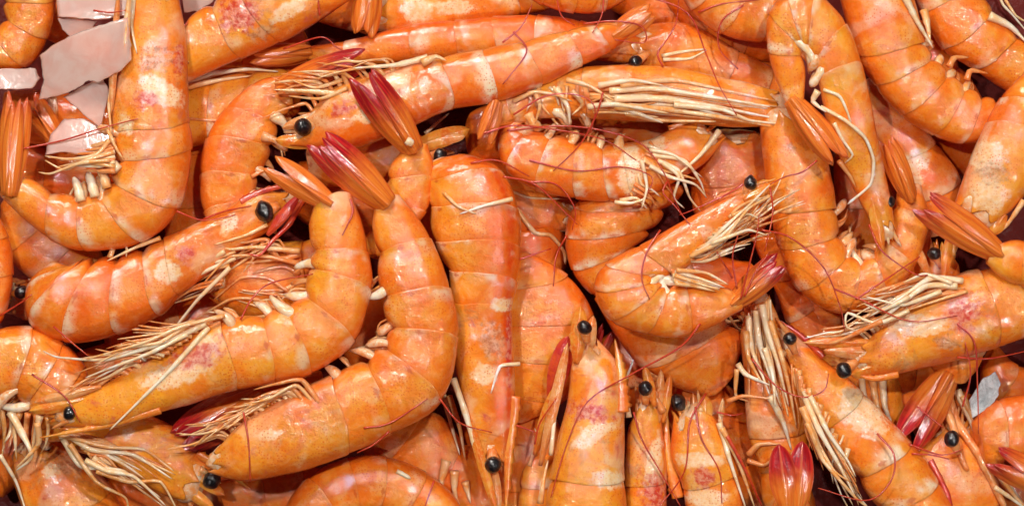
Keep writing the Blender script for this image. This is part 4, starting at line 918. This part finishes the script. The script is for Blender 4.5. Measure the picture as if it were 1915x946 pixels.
prawn('deep red prawn inside the neat curled one', 60, 0, [(1180,500,1180,600),(1280,480,1290,590),(1400,480,1410,600)], col=(1,.3,.1,.3), autolegs=(6,.2,1.8,1,.1,80,120), feel=[[(1385,560),(1400,500),(1415,440),(1420,400)],[(1378,540),(1370,480),(1380,440)],[(1370,520),(1352,490),(1340,470)],[(1392,555),(1412,510),(1440,470)]])  # more gap fillers, shade put into their colour as extra red
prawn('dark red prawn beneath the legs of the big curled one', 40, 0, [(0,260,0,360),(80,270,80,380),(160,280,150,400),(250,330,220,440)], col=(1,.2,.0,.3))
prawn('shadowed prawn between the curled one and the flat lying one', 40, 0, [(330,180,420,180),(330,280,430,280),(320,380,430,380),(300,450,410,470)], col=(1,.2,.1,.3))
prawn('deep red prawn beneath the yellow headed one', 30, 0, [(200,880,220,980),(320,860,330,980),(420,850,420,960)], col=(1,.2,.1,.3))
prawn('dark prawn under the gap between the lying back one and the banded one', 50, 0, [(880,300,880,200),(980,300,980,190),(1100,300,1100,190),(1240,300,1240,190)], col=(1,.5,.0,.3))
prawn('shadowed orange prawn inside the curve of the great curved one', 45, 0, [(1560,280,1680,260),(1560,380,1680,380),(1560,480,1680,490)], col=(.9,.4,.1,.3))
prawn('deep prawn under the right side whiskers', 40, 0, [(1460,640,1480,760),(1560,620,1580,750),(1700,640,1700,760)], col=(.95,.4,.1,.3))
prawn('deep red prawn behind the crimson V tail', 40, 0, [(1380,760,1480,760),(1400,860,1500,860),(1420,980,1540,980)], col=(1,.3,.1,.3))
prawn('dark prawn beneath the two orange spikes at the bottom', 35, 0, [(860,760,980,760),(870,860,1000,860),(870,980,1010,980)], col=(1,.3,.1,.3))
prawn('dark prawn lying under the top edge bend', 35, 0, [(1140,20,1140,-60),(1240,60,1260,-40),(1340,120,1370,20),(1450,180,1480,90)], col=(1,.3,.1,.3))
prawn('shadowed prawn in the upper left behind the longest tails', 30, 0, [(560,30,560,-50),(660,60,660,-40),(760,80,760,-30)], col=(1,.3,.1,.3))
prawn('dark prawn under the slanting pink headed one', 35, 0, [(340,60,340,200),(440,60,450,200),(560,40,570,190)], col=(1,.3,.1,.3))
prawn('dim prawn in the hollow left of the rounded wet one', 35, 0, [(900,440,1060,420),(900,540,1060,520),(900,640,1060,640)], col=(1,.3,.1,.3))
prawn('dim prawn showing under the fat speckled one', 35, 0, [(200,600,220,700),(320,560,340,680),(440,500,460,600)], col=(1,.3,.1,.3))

# ------------------------------------------------------------------ tray and ice
def simple(name, verts, faces, mat, label=None, cat=None, kind=None, group=None, smooth=True):
    c = sum(verts, Vector()) / len(verts)
    me = bpy.data.meshes.new(name); me.from_pydata([tuple(v - c) for v in verts], [], faces)
    if smooth: me.polygons.foreach_set('use_smooth', [True] * len(me.polygons))
    me.materials.append(M[mat]); me.update()
    o = bpy.data.objects.new(name, me); COL.objects.link(o); o.location = c
    if label: o['label'] = label
    if cat: o['category'] = cat
    if kind: o['kind'] = kind
    if group: o['group'] = group
    return o
vs = []; fs = []; NX, NY = 60, 36
for j in range(NY + 1):
    for i in range(NX + 1):
        x, y = -700 + 3300 * i / NX, -700 + 2350 * j / NY
        vs.append(Vector(((x - CX) * S, -(y - CY) * S, (-25 + 10 * noise.noise(Vector((x * .01, y * .01, 0)))) * S)))
for j in range(NY):
    for i in range(NX):
        a = j * (NX + 1) + i; fs.append((a, a + NX + 1, a + NX + 2, a + 1))
simple('ground', vs, fs, 'tray', kind='structure')

def flake(label, poly, z, tilt=(0, 0), thick=9, mat='ice', name='ice_flake', group='ice flakes', lump=0.0):
    n0 = len(poly); pts = []
    for i in range(n0):                     # broken, slightly scalloped rim
        a, b = poly[i], poly[(i + 1) % n0]
        for k in range(5):
            f = k / 5; x, y = a[0] + (b[0] - a[0]) * f, a[1] + (b[1] - a[1]) * f
            if k: x += 2.6 * noise.noise(Vector((x * .09, y * .09, 1))); y += 2.6 * noise.noise(Vector((x * .09, y * .09, 5)))
            pts.append((x, y))
    n = len(pts); cx = sum(p[0] for p in pts) / n; cy = sum(p[1] for p in pts) / n
    prof = [(1.0, 0.0), (.998, .4), (.988, .8), (.97, .96), (.945, 1.0), (.90, 1.0), (.6, 1.05), (.3, 1.05)]
    vs = []; fs = []
    for side in (1, -1):
        base = len(vs)
        for s, h in prof:
            for (x, y) in pts:
                X, Y = cx + (x - cx) * s, cy + (y - cy) * s
                zz = z + (0.06 if mat == 'ice' else 0.0) * ((X - cx) * math.sin(cx) + (Y - cy) * math.cos(cx)) + lump * noise.noise(Vector((X * .03, Y * .03, z))) + side * thick / 2 * h
                vs.append(P(X, Y, zz))
        zz = z + lump * noise.noise(Vector((cx * .03, cy * .03, z))) + side * thick / 2 * 1.05
        vs.append(P(cx, cy, zz)); c = len(vs) - 1
        for r in range(len(prof) - 1):
            for j in range(n):
                a, b = base + r * n + j, base + r * n + (j + 1) % n
                fs.append((a, b, b + n, a + n) if side > 0 else (a, a + n, b + n, b))
        r = base + (len(prof) - 1) * n
        for j in range(n): fs.append((r + j, r + (j + 1) % n, c) if side > 0 else (r + (j + 1) % n, r + j, c))
    me_vs = vs
    # weld the two halves at the rim
    nb = len(prof) * n + 1
    fs = [tuple(i - nb if nb <= i < nb + n else i for i in f) for f in fs]
    hsplat(vs)
    o = simple(name, vs, fs, mat, label=label, cat='ice', group=group, smooth=(mat == 'ice'))
    return o

for k, d in enumerate(sorted(ALL, key=lambda q: q['z'])):
    build(d, k)
ICE = [
    ('largest ice flake with a ragged edge, lying left of the big curled prawn', [(74,104),(100,84),(135,66),(185,48),(240,32),(244,78),(246,112),(228,132),(196,148),(184,155),(166,151),(140,168),(108,180),(72,187),(82,150)], 262, (0,0)),
    ('small pointed ice flake directly below the largest flake', [(118,182),(152,162),(192,146),(206,172),(196,208),(188,240),(160,218),(136,196)], 232, (0,0)),
    ('ice flake half over the belly legs of the big curled prawn', [(84,290),(94,252),(120,222),(158,222),(184,236),(220,244),(214,275),(170,292),(120,285)], 226, (0,0)),
    ('thin ice flake lying at the left frame edge', [(-30,132),(20,128),(66,128),(76,146),(60,166),(10,168),(-30,165)], 205, (0,0)),
    ('broad ice flake cut by the top edge, above the largest flake', [(104,-30),(180,-40),(262,-30),(250,10),(238,30),(180,38),(140,34),(108,32)], 225, (0,0)),
    ('small ice sliver hanging under the broad top flake', [(108,34),(150,36),(182,40),(170,56),(132,70),(116,56)], 205, (0,0)),
    ('ice flake at the top edge behind the pink blotched prawn', [(338,-30),(420,-30),(398,4),(368,22),(344,24)], 100, (0,0)),
]
for l, p, z, t in ICE: flake(l, p, z, t)
flake('bright white lump of crushed ice shining through the gap at the right', [(1812,748),(1838,706),(1862,694),(1872,716),(1866,742),(1846,766),(1818,782)], 150, thick=40, mat='white_ice', name='ice_lump', group='crushed ice lumps', lump=34)
flake('tiny white ice lump deep in the gap beside the crimson tail', [(1655,752),(1675,750),(1682,775),(1668,785),(1654,775)], 60, thick=20, mat='white_ice', name='ice_lump', group='crushed ice lumps', lump=12)

# feelers last: they rest on top of whatever they cross
for d in ALL:
    ORIGIN[0] = Vector(d['root'].location); COLOR = d['color']
    for f in d['feel']: feeler(d['root'], f)
